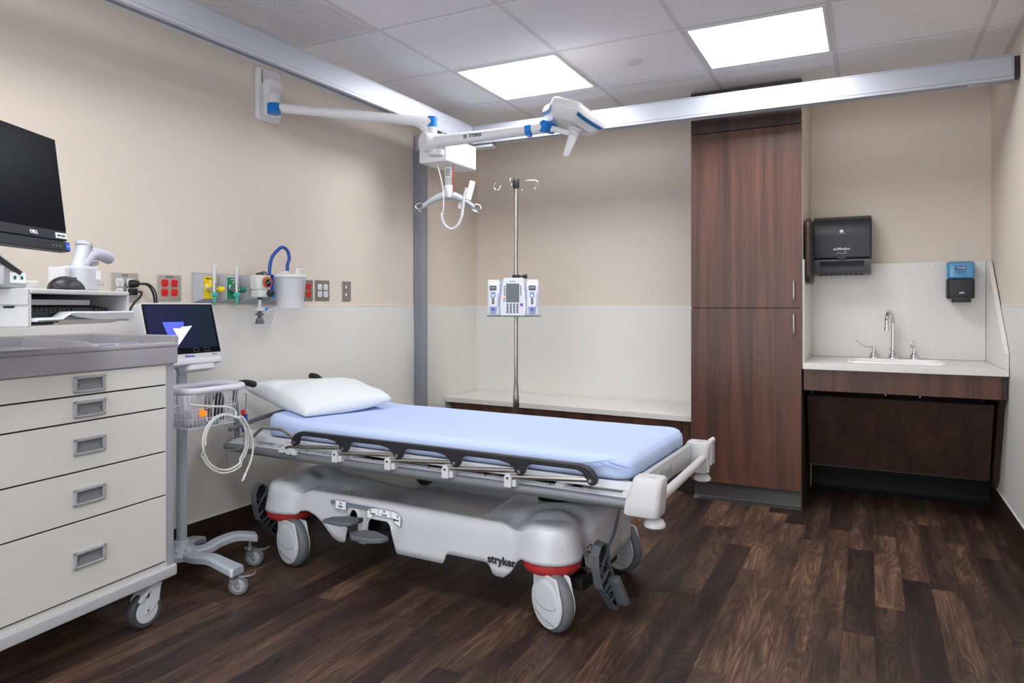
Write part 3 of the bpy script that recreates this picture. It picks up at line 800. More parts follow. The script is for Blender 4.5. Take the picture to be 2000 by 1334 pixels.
# lettering and pedal labels on the near skirt
YS = -0.3305
text('lettering', 'stryker', 0.042, cover, (0.420, YS, 0.206), (radians(90+5), 0, radians(0)), 'print_dark', bold=0.0012, sx=0.95)
st = MB(); st.bx(-0.405, -0.165, -0.3232, -0.3222, 0.298, 0.315); st.build('stripe', 'stripe_blue_grey', cover)
def outline_strip(pts, w_=0.0014, y=YS, z0=0):
    m_ = MB()
    for a, b_ in zip(pts, pts[1:]+pts[:1]):
        d = hypot(b_[0]-a[0], b_[1]-a[1]); an = atan2(b_[1]-a[1], b_[0]-a[0])
        m_.box(((a[0]+b_[0])/2, y, (a[1]+b_[1])/2), (d, 0.0006, w_), r=(0, -an, 0))
    return m_
def decal(pts, arrows, words):
    m_ = MB(); m_.prism(pts, -0.3248, -0.3240, 'XZ'); d = m_.build('label', 'label_white', cover)
    m_ = outline_strip(pts, y=-0.3253)
    for ax_, az_, s_ in arrows: m_.prism([(ax_-0.005, az_-0.004*s_), (ax_+0.005, az_-0.004*s_), (ax_, az_+0.005*s_)], -0.3256, -0.3250, 'XZ')
    m_.build('label_print', 'print_dark', d)
    for wx, wz, wt in words: text('lettering', wt, 0.0105, d, (wx, -0.3254, wz), FACE_NY, 'print_dark', bold=0.0003)
decal([(-0.378, 0.283), (-0.318, 0.283), (-0.318, 0.319), (-0.378, 0.319)], [(-0.348, 0.308, 1)], [(-0.348, 0.295, 'Raise')])
decal([(-0.208, 0.268), (-0.178, 0.271), (-0.180, 0.284), (-0.062, 0.284), (-0.072, 0.270), (-0.038, 0.255), (-0.036, 0.298), (-0.062, 0.311), (-0.075, 0.314), (-0.165, 0.314), (-0.190, 0.310), (-0.208, 0.298)],
      [(-0.190, 0.300, -1), (-0.120, 0.305, -1), (-0.052, 0.294, -1)], [(-0.178, 0.290, 'Lower'), (-0.120, 0.292, 'Lower'), (-0.060, 0.281, 'Lower')])
m_ = MB()
for x in (-0.150, -0.086): m_.bx(x, x+0.0012, -0.3256, -0.3248, 0.284, 0.314)
m_.build('label_print', 'print_dark', cover)
# foot end decal: curved grey swoosh and steer labels
sw = MB()
pts_t = [(0.095+0.20*k/10, 0.205+0.085*(k/10)**1.3) for k in range(11)]
poly = [(y_, z_+0.004+0.014*k/10) for k, (y_, z_) in enumerate(pts_t)]+[(y_, z_-0.012*(1-k/10)) for k, (y_, z_) in reversed(list(enumerate(pts_t)))]
poly = [(y_-0.155, z_+0.005) for y_, z_ in poly]
UE = lambda v_: 0.702-0.9*v_*v_+0.0105        # face of the curved end wall
h2 = len(poly)//2
for k in range(h2-1):
    a, b_, c_, d_ = poly[k], poly[k+1], poly[-k-2], poly[-k-1]
    sw.add([(UE(q[0])+0.0015, q[0], q[1]) for q in (a, b_, c_, d_)]+[(UE(q[0])-0.004, q[0], q[1]) for q in (a, b_, c_, d_)], [(0, 1, 2, 3), (7, 6, 5, 4), (0, 4, 5, 1), (2, 6, 7, 3)])
sw.build('stripe', 'stripe_blue_grey', cover)
m_ = MB(); pts_ = [(-0.215, 0.200), (-0.205, 0.235), (-0.18, 0.252), (-0.10, 0.262), (-0.10, 0.238), (-0.165, 0.228), (-0.172, 0.212)]
for a, b_ in zip(pts_, pts_[1:]+pts_[:1]):
    d = hypot(b_[0]-a[0], b_[1]-a[1]); an = atan2(b_[1]-a[1], b_[0]-a[0]); 
    for f in (0.25, 0.75): m_.box((UE(a[0]+(b_[0]-a[0])*f), a[0]+(b_[0]-a[0])*f, a[1]+(b_[1]-a[1])*f), (0.003, d/2, 0.0014), r=(an, 0, 0))
m_.box((UE(-0.145), -0.145, 0.244), (0.003, 0.0012, 0.026)); m_.build('label_print', 'print_dark', cover)
text('lettering', 'STEER', 0.011, cover, (UE(-0.172)+0.002, -0.172, 0.235), (pi/2, 0, pi/2-0.30), 'print_dark'); text('lettering', 'NEUTRAL', 0.009, cover, (UE(-0.124)+0.002, -0.124, 0.245), (pi/2, 0, pi/2-0.22), 'print_dark')

# ---- under frame (dark mechanism seen in the cut-outs)
m_ = MB(); m_.bx(-0.60, 0.60, -0.14, -0.10, 0.17, 0.21).bx(-0.60, 0.60, 0.10, 0.14, 0.17, 0.21)
for x in (-0.62, -0.2, 0.2, 0.60): m_.bx(x-0.03, x+0.03, -0.24, 0.24, 0.175, 0.215)
m_.bx(-0.35, -0.05, -0.22, 0.1, 0.16, 0.235)
m_.build('under_frame', 'mech_black', bed, bevel=0.004)
m_ = MB(); m_.bx(-0.60, -0.40, -0.245, -0.215, 0.17, 0.19); m_.cyl((-0.52, -0.23, 0.15), (-0.40, -0.23, 0.14), 0.014); m_.bx(-0.45, -0.41, -0.28, -0.25, 0.19, 0.225)
m_.build('linkage', 'black_plastic', bed, bevel=0.002)
m_ = MB()
for k in range(22):
    a = 2*pi*k/22
for row in range(3):
    pts = [(0.700+0.000*q, -0.215+0.0035*q-0.0, 0.205-row*0.016+0.0) for q in range(2)]
hel = []
for q in range(220):
    a = q*2*pi/14; hel.append((0.655+0.016*cos(a), -0.265+q*0.00055, 0.195+0.020*sin(a)))
m_.tube(hel, 0.0022, seg=6); m_.build('spring', 'satin_steel', bed)
m_ = MB(); m_.bx(0.62, 0.70, -0.25, 0.10, 0.125, 0.165).bx(0.64, 0.69, -0.20, -0.12, 0.105, 0.13); m_.build('brake_box', 'mech_black', bed, bevel=0.004)

# ---- pods (brighter cap), red brake rings, casters
def pod(sx, sy):
    m_ = MB(); c_ = (sx*0.645+CO, sy*0.252, 0)
    r_ = 0.0985
    m_.lathe([(r_+0.003, 0.224), (r_+0.002, 0.25), (r_-0.003, 0.315), (r_-0.008, 0.334), (r_-0.018, 0.346), (r_-0.034, 0.352), (r_-0.055, 0.354), (0.0, 0.355)], c_, seg=44, cap=False)
    o = m_.build('caster_pod', 'pod_plastic', bed, angle=60)
    m_ = MB(); m_.lathe([(0.05, 0.228), (r_+0.006, 0.228), (r_+0.008, 0.215), (r_+0.003, 0.196), (r_-0.012, 0.186), (0.05, 0.186)], c_, seg=44); m_.build('brake_ring', 'brake_red', o, angle=50)
for sx in (-1, 1):
    for sy in (-1, 1): pod(sx, sy)

def caster(center_u, center_v, contact_u, contact_v, wdir):
    """wdir: rolling direction angle in bed space"""
    t = bpy.data.objects.new('caster', None)
    R_ = 0.102
    # fork/cover as one white mesh, in caster local space: X rolling, Y axle
    m_ = MB(); N_ = 40
    def plate(y0, y1):
        pts = []
        for k in range(N_+1):
            a = radians(150)+radians(240)*k/N_; pts.append((0.086*cos(a), R_+0.086*sin(a)))
        pts += [(0.058, 0.190), (0.050, 0.197), (-0.066, 0.197), (-0.076, 0.186)]
        m_.prism(pts, y0, y1, 'XZ')
    plate(-0.032, -0.0225); plate(0.0225, 0.032)
    m_.bx(-0.068, -0.050, -0.028, 0.028, 0.185, 0.197)
    fork = m_.build('caster_fork', 'wheel_white', bed, bevel=0.003, seg=3)
    ty = MB(); ty.lathe([(0.084, -0.021), (0.092, -0.021), (0.099, -0.015), (R_, -0.005), (R_, 0.005), (0.099, 0.015), (0.092, 0.021), (0.084, 0.021)], (0, 0, R_), 'Y', seg=56)
    wheel = ty.build('wheel', 'tyre_grey', fork, angle=50)
    hb = MB()
    for s_ in (-1, 1):
        hb.lathe([(0.0, s_*0.0335), (0.055, s_*0.0345), (0.076, s_*0.033), (0.0815, s_*0.030), (0.082, s_*0.0225)], (0, 0, R_), 'Y', seg=48, cap=False)
    hb.build('hub_cover', 'wheel_white', wheel, angle=60)
    cr = MB()
    for s_ in (-1, 1):
        for (xa, za, xb, zb) in ((-0.060, 0.060, 0.050, 0.040),):
            cr.tube([(xa, s_*0.0348, za), ((xa+xb)/2, s_*0.0352, (za+zb)/2-0.004), (xb, s_*0.0345, zb)], 0.0012, seg=6)
        pts = [(0.062*cos(radians(a)), s_*0.0346, R_+0.010+0.030*sin(radians(a))-0.0) for a in range(200, 345, 12)]
        cr.tube(pts, 0.0010, seg=6)
    cr.build('hub_line', 'print_grey', wheel)
    fork.location = (contact_u, contact_v, 0); fork.rotation_euler = (0, 0, wdir)
    return fork
caster(0.62, -0.27, 0.622, -0.322, radians(-28)+0.0)
caster(-0.62, -0.27, -0.626, -0.318, radians(-14))
caster(0.62, 0.27, 0.640, 0.310, radians(-20))
caster(-0.62, 0.27, -0.63, 0.30, radians(-20))

# ---- pump pedals on the near side
def pedal(pts, z, th, name, m, tilt=0.0):
    m_ = MB(); m_.prism(pts, 0, th, 'XY'); return m_.build(name, m, bed, bevel=0.006, seg=3, loc=(0, 0, z), rot=(tilt, 0, 0))
pedal([(-0.335, -0.445), (-0.29, -0.452), (-0.235, -0.452), (-0.20, -0.43), (-0.195, -0.395), (-0.215, -0.365), (-0.265, -0.355), (-0.32, -0.40)], 0.262, 0.016, 'pump_pedal', 'pedal_grey')
pedal([(-0.205, -0.430), (-0.17, -0.462), (-0.085, -0.462), (-0.04, -0.430), (-0.035, -0.40), (-0.115, -0.37), (-0.175, -0.375)], 0.222, 0.020, 'pump_pedal', 'pedal_grey')
m_ = MB(); m_.bx(-0.275, -0.235, -0.40, -0.20, 0.245, 0.262); m_.box((-0.25, -0.27, 0.21), (0.04, 0.03, 0.09)).bx(-0.15, -0.09, -0.40, -0.20, 0.20, 0.222).bx(-0.19, -0.06, -0.26, -0.22, 0.17, 0.25); m_.build('pedal_arm', 'mech_black', bed, bevel=0.003)

# ---- brake/steer rocker pedals at both ends (webbed grey pedals)
def rocker(u, v, flip, rz):
    s_ = MB()
    # profile in (Y,Z): upright lobe, lower long foot plate
    pts = [(-0.02, -0.045), (-0.042, 0.03), (-0.045, 0.075), (-0.030, 0.105), (-0.005, 0.112), (0.018, 0.095), (0.024, 0.06), (0.030, 0.02), (0.055, -0.02), (0.075, -0.06), (0.092, -0.10), (0.088, -0.135), (0.07, -0.145), (0.05, -0.12), (0.02, -0.085)]
    s_.mi(1).prism(pts, -0.003, 0.003, 'YZ').mi(0)
    # rims and ribs
    for a, b_ in zip(pts, pts[1:]+pts[:1]):
        d = hypot(b_[0]-a[0], b_[1]-a[1]); an = atan2(b_[1]-a[1], b_[0]-a[0])
        s_.box((0, (a[0]+b_[0])/2, (a[1]+b_[1])/2), (0.034, d+0.003, 0.0045), r=(an, 0, 0))
    for a, b_ in (((-0.035, 0.05), (0.02, 0.02)), ((-0.03, 0.01), (0.02, 0.07)), ((-0.02, -0.03), (0.03, 0.01)), ((0.0, -0.06), (0.05, -0.03)), ((0.02, -0.08), (0.06, -0.05)), ((0.04, -0.11), (0.075, -0.08)), ((0.0, -0.05), (0.08, -0.12))):
        d = hypot(b_[0]-a[0], b_[1]-a[1]); an = atan2(b_[1]-a[1], b_[0]-a[0])
        s_.box((0, (a[0]+b_[0])/2, (a[1]+b_[1])/2), (0.028, d, 0.003), r=(an, 0, 0))
    o = s_.build('brake_pedal', ['pedal_grey', 'mech_black'], bed, bevel=0.001, loc=(u, v, 0.19 if flip > 0 else 0.207), rot=(0, 0, rz))
    pl = MB(); pl.rbox((0.028*flip, 0.062, -0.07), (0.05, 0.032, 0.11), 0.014, 0.004, rot=(radians(24), radians(-8), 0)); pl.build('pedal_plate', 'pedal_grey', o)
    m_ = MB(); m_.cyl((-0.10*flip, 0.0, 0.0), (0.004*flip, 0.0, 0.0), 0.008); m_.build('axle', 'satin_steel', o)
    return o
rocker(0.765, -0.225, 1, radians(-12))
rocker(-0.860, -0.285, -1, 0)

# ---- lift columns with bellows, oxygen bottle tray under the deck
for u in (-0.50, 0.50):
    m_ = MB(); prof_ = [(0.085, 0.36)]
    for k in range(8): prof_ += [(0.090, 0.368+k*0.014), (0.074, 0.375+k*0.014)]
    prof_ += [(0.070, 0.485)]
    m_.lathe(prof_, (u, 0, 0), seg=32); m_.build('bellows', 'black_rubber', bed, angle=80)
m_ = MB(); m_.bx(-0.62, -0.38, -0.10, 0.10, 0.478, 0.515).bx(0.38, 0.62, -0.10, 0.10, 0.478, 0.515).bx(-0.9, 0.88, -0.055, -0.015, 0.50, 0.535).bx(-0.9, 0.88, 0.015, 0.055, 0.50, 0.535)
m_.build('lift_yoke', 'anodised_dark', bed, bevel=0.003)
m_ = MB(); rs = []
for x, w_, d_ in ((-0.42, 0.10, 0.02), (-0.36, 0.16, 0.05), (-0.12, 0.18, 0.075), (-0.02, 0.17, 0.075), (0.02, 0.16, 0.05)):
    rs.append([Vector((x, -0.30+0.5*(1+cos(pi*k/12))*w_, 0.455-sin(pi*k/12)*d_)) for k in range(13)])
m_.rings(rs, close=False, cap0=False, cap1=False); m_.build('storage_tray', 'pan_grey', bed, solid=0.003)

# ---- litter frame
def side_frame(sy):
    v0 = sy*0.372
    m_ = MB(); m_.cyl((-0.985, v0, 0.489), (0.93, v0, 0.489), 0.0185, seg=24); fr = m_.build('side_tube', 'grey_tube', bed)
    m_ = MB(); m_.bx(-0.985, 0.93, min(v0-sy*0.004, v0-sy*0.048), max(v0-sy*0.004, v0-sy*0.048), 0.500, 0.509); m_.build('tube_lip', 'raceway_light', fr, bevel=0.001)
    m_ = MB()
    for x in (-0.86, -0.80, -0.62, -0.52, -0.42, -0.16, 0.11, 0.36, 0.62): m_.cyl((x, v0-sy*0.03, 0.509), (x, v0-sy*0.03, 0.511), 0.004, seg=8)
    m_.build('screw', 'print_dark', fr)
side_frame(-1); side_frame(1)
m_ = MB()
for x in (-0.96, -0.70, -0.28, 0.22, 0.66, 0.90): m_.bx(x-0.018, x+0.018, -0.35, 0.35, 0.500, 0.520)
m_.build('cross_member', 'deck_grey', bed, bevel=0.003)
# deck shell below the mattress
m_ = MB(); m_.rbox((0.0575, 0, 0.552), (1.655, 0.60, 0.030), 0.05, 0.008); m_.bx(-0.88, -0.68, -0.29, 0.29, 0.520, 0.545)
deck = m_.build('deck', 'deck_grey', bed)
for sy in (-1, 1): MB().bx(-0.78, 0.925, min(sy*0.300, sy*0.328), max(sy*0.300, sy*0.328), 0.518, 0.546).build('deck_rail', 'raceway_light', bed, bevel=0.003)
m_ = MB(); m_.rbox((0.928, 0, 0.527), (0.020, 0.62, 0.078), 0.008, 0.004); fp = m_.build('foot_panel', 'deck_grey', bed)
text('lettering', 'STRYKER', 0.040, fp, (0.9385, -0.05, 0.530), (pi/2, 0, pi/2), 'raceway_grey', depth=0.001)
m_ = MB(); m_.rbox((-0.865, 0, 0.528), (0.19, 0.62, 0.040), 0.03, 0.008); m_.build('head_panel', 'raceway_light', bed)
m_ = MB(); m_.prism([(-0.66, 0.531), (-0.60, 0.520), (-0.585, 0.531), (-0.60, 0.534)], -0.332, -0.326, 'XZ'); m_.build('red_marker', 'label_red', bed)
# foot corner bumpers, rollers, cross tube
def bumper(sy):
    m_ = MB(); rs = []; dU, dZ = (0, 0) if sy < 0 else (-0.028, -0.016)
    for z, k, s_ in ((0.464, -0.003, 0.94), (0.469, -0.003, 1.0), (0.505, -0.001, 1.0), (0.55, 0.004, 0.90), (0.578, 0.007, 0.84), (0.586, 0.007, 0.76)):
        ring = []
        hx, hy, r_ = 0.057*s_, 0.047*s_, 0.018
        for q, (sx, s2) in enumerate(((1, 1), (-1, 1), (-1, -1), (1, -1))):
            for kk in range(7):
                a = (q+kk/6)*pi/2; ring.append(Vector((0.970+dU+k*2+(hx-r_)*sx+r_*cos(a), sy*0.368+(hy-r_)*s2+r_*sin(a), z+dZ)))
        rs.append(ring)
    m_.rings(rs); b_ = m_.build('corner_bumper', 'white_plastic', bed, bevel=0.003)
    m_ = MB(); m_.lathe([(0.013, 0.0), (0.013, 0.0015)], (0.990+dU, sy*0.368, 0.5865+dZ), seg=20); m_.build('socket', 'deck_grey', b_)
    m_ = MB(); m_.lathe([(0.012, 0.445), (0.012, 0.464)], (0.997+dU, sy*0.365, dZ)); m_.lathe([(0.016, 0.456), (0.027, 0.450), (0.034, 0.438), (0.033, 0.430), (0.020, 0.423)], (0.997+dU, sy*0.365, dZ), seg=32)
    m_.build('bumper_roller', 'white_plastic', b_)
bumper(-1); bumper(1)
m_ = MB(); m_.cyl((1.006, -0.325, 0.513), (0.980, 0.325, 0.508), 0.0155); m_.build('push_bar', 'white_plastic', bed)
m_ = MB(); m_.rbox((0.999, 0.395, 0.525), (0.014, 0.060, 0.10), 0.006, 0.003); m_.rbox((0.992, 0.345, 0.475), (0.018, 0.016, 0.05), 0.006, 0.003); m_.sphere((0.999, 0.416, 0.572), 0.011, sc=(1, 1, 1)); m_.sphere((0.999, 0.376, 0.572), 0.011)
m_.build('release_lever', 'white_plastic', bed)

# head end tube frame and push handles
m_ = MB(); m_.tube([(-0.985, -0.372, 0.489), (-1.005, -0.33, 0.50), (-1.01, -0.20, 0.505), (-1.01, 0.20, 0.505), (-1.005, 0.33, 0.50), (-0.985, 0.372, 0.489)], 0.014, smooth=4); m_.build('head_tube', 'grey_tube', bed)
m_ = MB(); m_.tube([(-0.98, -0.36, 0.565), (-0.98, -0.10, 0.601), (-0.98, 0.20, 0.612), (-0.98, 0.33, 0.58), (-0.97, 0.345, 0.51)], 0.0105, smooth=4); m_.build('head_rail', 'grey_tube', bed)
m_ = MB(); m_.tube([(-0.812, -0.392, 0.520), (-0.800, -0.392, 0.545), (-0.738, -0.392, 0.594), (-0.715, -0.392, 0.599), (-0.63, -0.392, 0.600), (-0.605, -0.392, 0.596), (-0.545, -0.392, 0.572)], 0.0075, smooth=4)
m_.build('rail_link', 'satin_steel', bed)
m_ = MB(); m_.bx(-0.835, -0.795, -0.402, -0.362, 0.500, 0.545); m_.build('link_bracket', 'white_plastic', bed, bevel=0.003)
def push_handle(pts, n_black):
    m_ = MB(); P_ = spline([Vector(p) for p in pts], 6); k = int(len(P_)*n_black)
    m_.tube(P_[:k+1], 0.012); h_ = m_.build('push_handle', 'grey_tube', bed)
    m_ = MB(); m_.tube(P_[k:], 0.0150, seg=16); m_.sphere(P_[-1], 0.0155); m_.build('grip', 'black_rubber', h_)
push_handle([(-0.99, -0.31, 0.50), (-1.01, -0.30, 0.62), (-1.02, -0.30, 0.72), (-1.00, -0.30, 0.758), (-0.95, -0.30, 0.772), (-0.895, -0.30, 0.768)], 0.56)
push_handle([(-0.99, 0.31, 0.50), (-1.01, 0.30, 0.60), (-1.03, 0.30, 0.67), (-1.06, 0.30, 0.715), (-1.11, 0.30, 0.742), (-1.19, 0.30, 0.738)], 0.36)

# ---- folded side rails
PIV = [-0.532, -0.265, 0.005, 0.266, 0.531, 0.794]
BRK = [-0.574, -0.305, -0.037, 0.228, 0.489]
def side_rail(sy):
    y0, y1 = sy*0.380, sy*0.404
    ya, yb = min(y0, y1), max(y0, y1)
    top = [(-0.552, 0.552), (-0.548, 0.570), (-0.530, 0.590), (-0.505, 0.602), (-0.48, 0.606), (0.755, 0.606), (0.780, 0.600), (0.800, 0.588), (0.815, 0.566), (0.815, 0.548)]
    bot = [(0.806, 0.541), (0.794, 0.539), (0.784, 0.546), (0.779, 0.560), (0.765, 0.578), (0.745, 0.586)]
    for i in range(4, 0, -1):
        p = PIV[i]
        bot += [(p+0.055, 0.586), (p+0.035, 0.582), (p+0.025, 0.570), (p+0.018, 0.552), (p+0.008, 0.542), (p-0.006, 0.542), (p-0.016, 0.552), (p-0.024, 0.568), (p-0.045, 0.580), (p-0.085, 0.586)]
    bot += [(-0.485, 0.586), (-0.505, 0.580), (-0.515, 0.568), (-0.518, 0.552), (-0.525, 0.541), (-0.540, 0.539)]
    m_ = MB(); m_.prism(top+bot, ya, yb, 'XZ'); r = m_.build('side_rail', 'rail_black', bed, bevel=0.005, seg=3, angle=35)
    m_ = MB()
    for p in PIV: m_.cyl((p, sy*0.402, 0.556), (p, sy*0.4065, 0.556), 0.006, seg=12)
    m_.build('rivet', 'satin_steel', r)
    yl_ = sy*0.394
    for b_, p in zip(BRK, PIV[1:]):
        m_ = MB(); m_.cyl((b_, yl_, 0.533), (p, yl_, 0.557), 0.0085, seg=14); l = m_.build('link_bar', 'satin_steel', bed)
        m_ = MB()
        if b_ < -0.5: m_.prism([(b_-0.055, 0.503), (b_-0.052, 0.516), (b_-0.014, 0.545), (b_+0.012, 0.545), (b_+0.022, 0.532), (b_+0.045, 0.522), (b_+0.046, 0.500), (b_+0.022, 0.500), (b_+0.018, 0.506), (b_-0.024, 0.506), (b_-0.028, 0.503)], min(sy*0.386, sy*0.400), max(sy*0.386, sy*0.400), 'XZ')
        else:
            pts = [(b_-0.014, 0.498), (b_+0.014, 0.498)]+[(b_+0.014*cos(a), 0.530+0.014*sin(a)) for a in [pi*k/8 for k in range(9)]]
            m_.prism(pts, min(sy*0.400, sy*0.409), max(sy*0.400, sy*0.409), 'XZ'); m_.bx(b_+0.010, b_+0.028, min(sy*0.36, sy*0.40), max(sy*0.36, sy*0.40), 0.500, 0.524)
        m_.bx(b_-0.012, b_+0.012, min(sy*0.366, sy*0.400), max(sy*0.366, sy*0.400), 0.500, 0.508)
        k = m_.build('link_bracket', 'white_plastic', bed, bevel=0.0015)
        m_ = MB(); m_.cyl((b_, sy*0.398, 0.530), (b_, sy*0.4105, 0.530), 0.0045, seg=10); m_.build('pin', 'print_dark', k)
side_rail(-1); side_rail(1)

# ================================================================== mattress with sheet
mt = thing('mattress', 'thin mattress wrapped in a pale blue fitted sheet on the stretcher', 'mattress', BLOC, BRZ)
def pad_outline(hx, hy, R, n=26, nc=9):
    o = []
    for q, (sx, sy) in enumerate(((1, 1), (-1, 1), (-1, -1), (1, -1))):
        for k in range(nc):
            a = (q+k/(nc-1))*pi/2; o.append(((hx-R)*sx+R*cos(a), (hy-R)*sy+R*sin(a)))
        # straight run to the next corner
        nx = [( -1, 1), (-1, -1), (1, -1), (1, 1)][q]; a = (q+1)*pi/2
        p = o[-1]; q2 = ((hx-R)*nx[0]+R*cos(a), (hy-R)*nx[1]+R*sin(a))
        m_ = 46 if q % 2 == 0 else 18
        for k in range(1, m_): o.append((p[0]+(q2[0]-p[0])*k/m_, p[1]+(q2[1]-p[1])*k/m_))
    return o
ML, MW_, MT, MBt = 0.852, 0.334, 0.626, 0.574
uo = 0.058
ol = pad_outline(ML, MW_, 0.075)
def wr(x, y, z):     # soft cloth wrinkles: stronger at the two ends and at the lower edge
    e = sstep(0.55, 0.85, abs(x))
    n1 = noise.noise(Vector((x*5, y*5, z*6+3)))
    n2 = noise.noise(Vector((x*16, y*13+7, z*22)))
    return 0.0022*n1+0.0035*e*n2+0.004*e*abs(noise.noise(Vector((x*9+y*12, y*6-x*5, z*9+1))))
rs = []
prof_ = [(0.034, MBt-0.004), (0.022, MBt-0.006), (0.018, MBt-0.020), (0.006, MBt-0.020), (0.0, MBt-0.008), (-0.002, MBt+0.02), (0.0, MBt+0.036), (0.003, MT-0.014), (0.009, MT-0.005), (0.018, MT-0.0005), (0.03, MT+0.0015)]
def place(x, y, ins, z):
    L_ = hypot(x, y); f = 1
    # inset toward the straight sides
    px, py = x, y
    cx = max(-ML+0.075, min(ML-0.075, x)); cy = max(-MW_+0.075, min(MW_-0.075, y))
    d = Vector((x-cx, y-cy, 0))
    if d.length > 1e-6: d.normalize(); px -= d.x*ins; py -= d.y*ins
    return px, py
for ins, z in prof_:
    ring = []
    for x, y in ol:
        px, py = place(x, y, ins, z)
        dn = Vector((px, py, 0)).normalized()
        k = wr(px, py, z)
        top_up = 0.020*sstep(-0.55, -0.85, px)
        low = sstep(MBt+0.03, MBt, z)
        zz = z+(top_up if z > MBt+0.03 else 0)
        ring.append(Vector((px+dn.x*k*1.5+uo*1.0, py+dn.y*k*(1.2+2.0*low), zz+k*0.6)))
    rs.append(ring)
for t in [0.985, 0.95, 0.9, 0.82, 0.72, 0.6, 0.46, 0.3, 0.14]:
    ring = []
    for x, y in ol:
        px, py = place(x, y, 0.03, 0); px *= t; py *= t
        ring.append(Vector((px+uo, py, MT+0.002+wr(px, py, 0.3)*0.8+0.020*sstep(-0.55, -0.85, px))))
    rs.append(ring)
m_ = MB(); m_.rings(rs); sheet = m_.build('fitted_sheet', 'sheet_blue', mt, angle=80)
# gathered folds at the near foot corner
for (a, b_, c_, r_) in (((0.74, -0.345, 0.600), (0.80, -0.352, 0.612), (0.858, -0.335, 0.622), 0.0045), ((0.83, -0.345, 0.615), (0.88, -0.325, 0.600), (0.912, -0.29, 0.585), 0.004), ((0.80, -0.343, 0.606), (0.86, -0.337, 0.594), (0.90, -0.318, 0.580), 0.003)):
    MB().tube([a, b_, c_], [0.001, r_*0.8, r_, r_*1.0, r_*0.9, r_*0.7, r_*0.5, r_*0.4, 0.001], smooth=4, seg=10).build('sheet_fold', 'sheet_blue', mt)
MB().rbox((uo, 0, 0.5705), (1.66, 0.62, 0.006), 0.06, 0.0).build('mattress_base', 'bezel_dark', mt)

# ================================================================== pillow
def pillow():
    # corners: head-near tip, front, foot-side, back (bed space, plan)
    A, B_, C_, D_ = Vector((-1.075, -0.205, 0)), Vector((-0.585, -0.290, 0)), Vector((-0.460, 0.155, 0)), Vector((-0.86, 0.300, 0))
    n = 44; top = []; bot = []
    for i in range(n+1):
        for j in range(n+1):
            s_, t_ = i/n, j/n
            p = (A*(1-s_)+B_*s_)*(1-t_)+(D_*(1-s_)+C_*s_)*t_
            a, b_ = 2*s_-1, 2*t_-1
            # pinch the edges between corners inwards
            pin = 0.045
            ctr = (A+B_+C_+D_)/4
            p = p+(ctr-p)*pin*((1-a*a)*b_*b_+(1-b_*b_)*a*a)
            e = (max(0.0, 1-a**2)**0.5)*(max(0.0, 1-b_**2)**0.5)
            h_ = e**0.62
            nz = noise.noise(Vector((p.x*6, p.y*6, 2.1)))*0.010+noise.noise(Vector((p.x*17, p.y*15, 5)))*0.0045
            rad = abs(noise.noise(Vector((atan2(b_, a)*3.4, 0.3, 1.0))))*0.016*(1-e)+0.006*noise.noise(Vector((p.x*11+p.y*8, p.y*4, 9.0)))
            edge = sstep(0.0, 0.25, e)
            # seam height: tip of A hovers, the rest lies on the mattress
            sag = 0.086*(1-s_)*(1-t_)+0.045*(1-s_)*t_+0.004+0.030*t_*s_
            base = 0.642+sag
            hump = 0.100*(0.85+0.15*sin(3*s_))
            top.append(Vector((p.x, p.y, base+h_*hump*0.78+(nz+rad)*edge)))
            lowlim = 0.631+0.020*sstep(-0.50, -0.80, p.x)+0.0035
            bot.append(Vector((p.x, p.y, max(lowlim if p.x > -0.82 else 0.60, base-h_*hump*0.55+nz*0.4*edge))))
    m_ = MB(); N1 = n+1; fs = []
    for i in range(n):
        for j in range(n): fs.append((i*N1+j, (i+1)*N1+j, (i+1)*N1+j+1, i*N1+j+1))
    m_.add(top, fs); m_.add(bot, [tuple(reversed(f)) for f in fs])
    # seam wall
    return m_
pl = thing('pillow', 'plump white pillow lying at the head of the blue mattress', 'pillow', BLOC, BRZ)
o = pillow().build('pillow_case', 'pillow_white', pl, angle=100)
bm = bmesh.new(); bm.from_mesh(o.data); bmesh.ops.remove_doubles(bm, verts=bm.verts, dist=0.0012); bmesh.ops.recalc_face_normals(bm, faces=bm.faces); bm.to_mesh(o.data); bm.free()
# ================================================================== drawer cart (local: x out of the drawer front, y along the front)
cart = thing('drawer_cart', 'white rolling supply cart with five drawers and a grey top', 'cart', (0.491, 1.70, 0), radians(5.5))
CW, CD = 0.69, 0.43
m_ = MB(); m_.bx(-CD, -0.012, -CW+0.012, -0.010, 0.185, 0.93); m_.build('body', 'cart_white', cart, bevel=0.003)
for y0, y1 in ((-0.040, -0.006), (-CW+0.006, -CW+0.040)):
    MB().rbox(((-0.022), (y0+y1)/2, 0.555), (0.030, y1-y0, 0.73), 0.009, 0.0).build('corner_column', 'cart_column', cart)
MB().bx(-0.016, -0.0095, -CW+0.040, -0.040, 0.19, 0.92).build('drawer_frame', 'cart_white', cart, bevel=0.001)
MB().rbox((-CD/2-0.0, -CW/2, 0.1735), (CD+0.012, CW+0.0, 0.037), 0.016, 0.004).build('base_tray', 'cart_frame', cart)
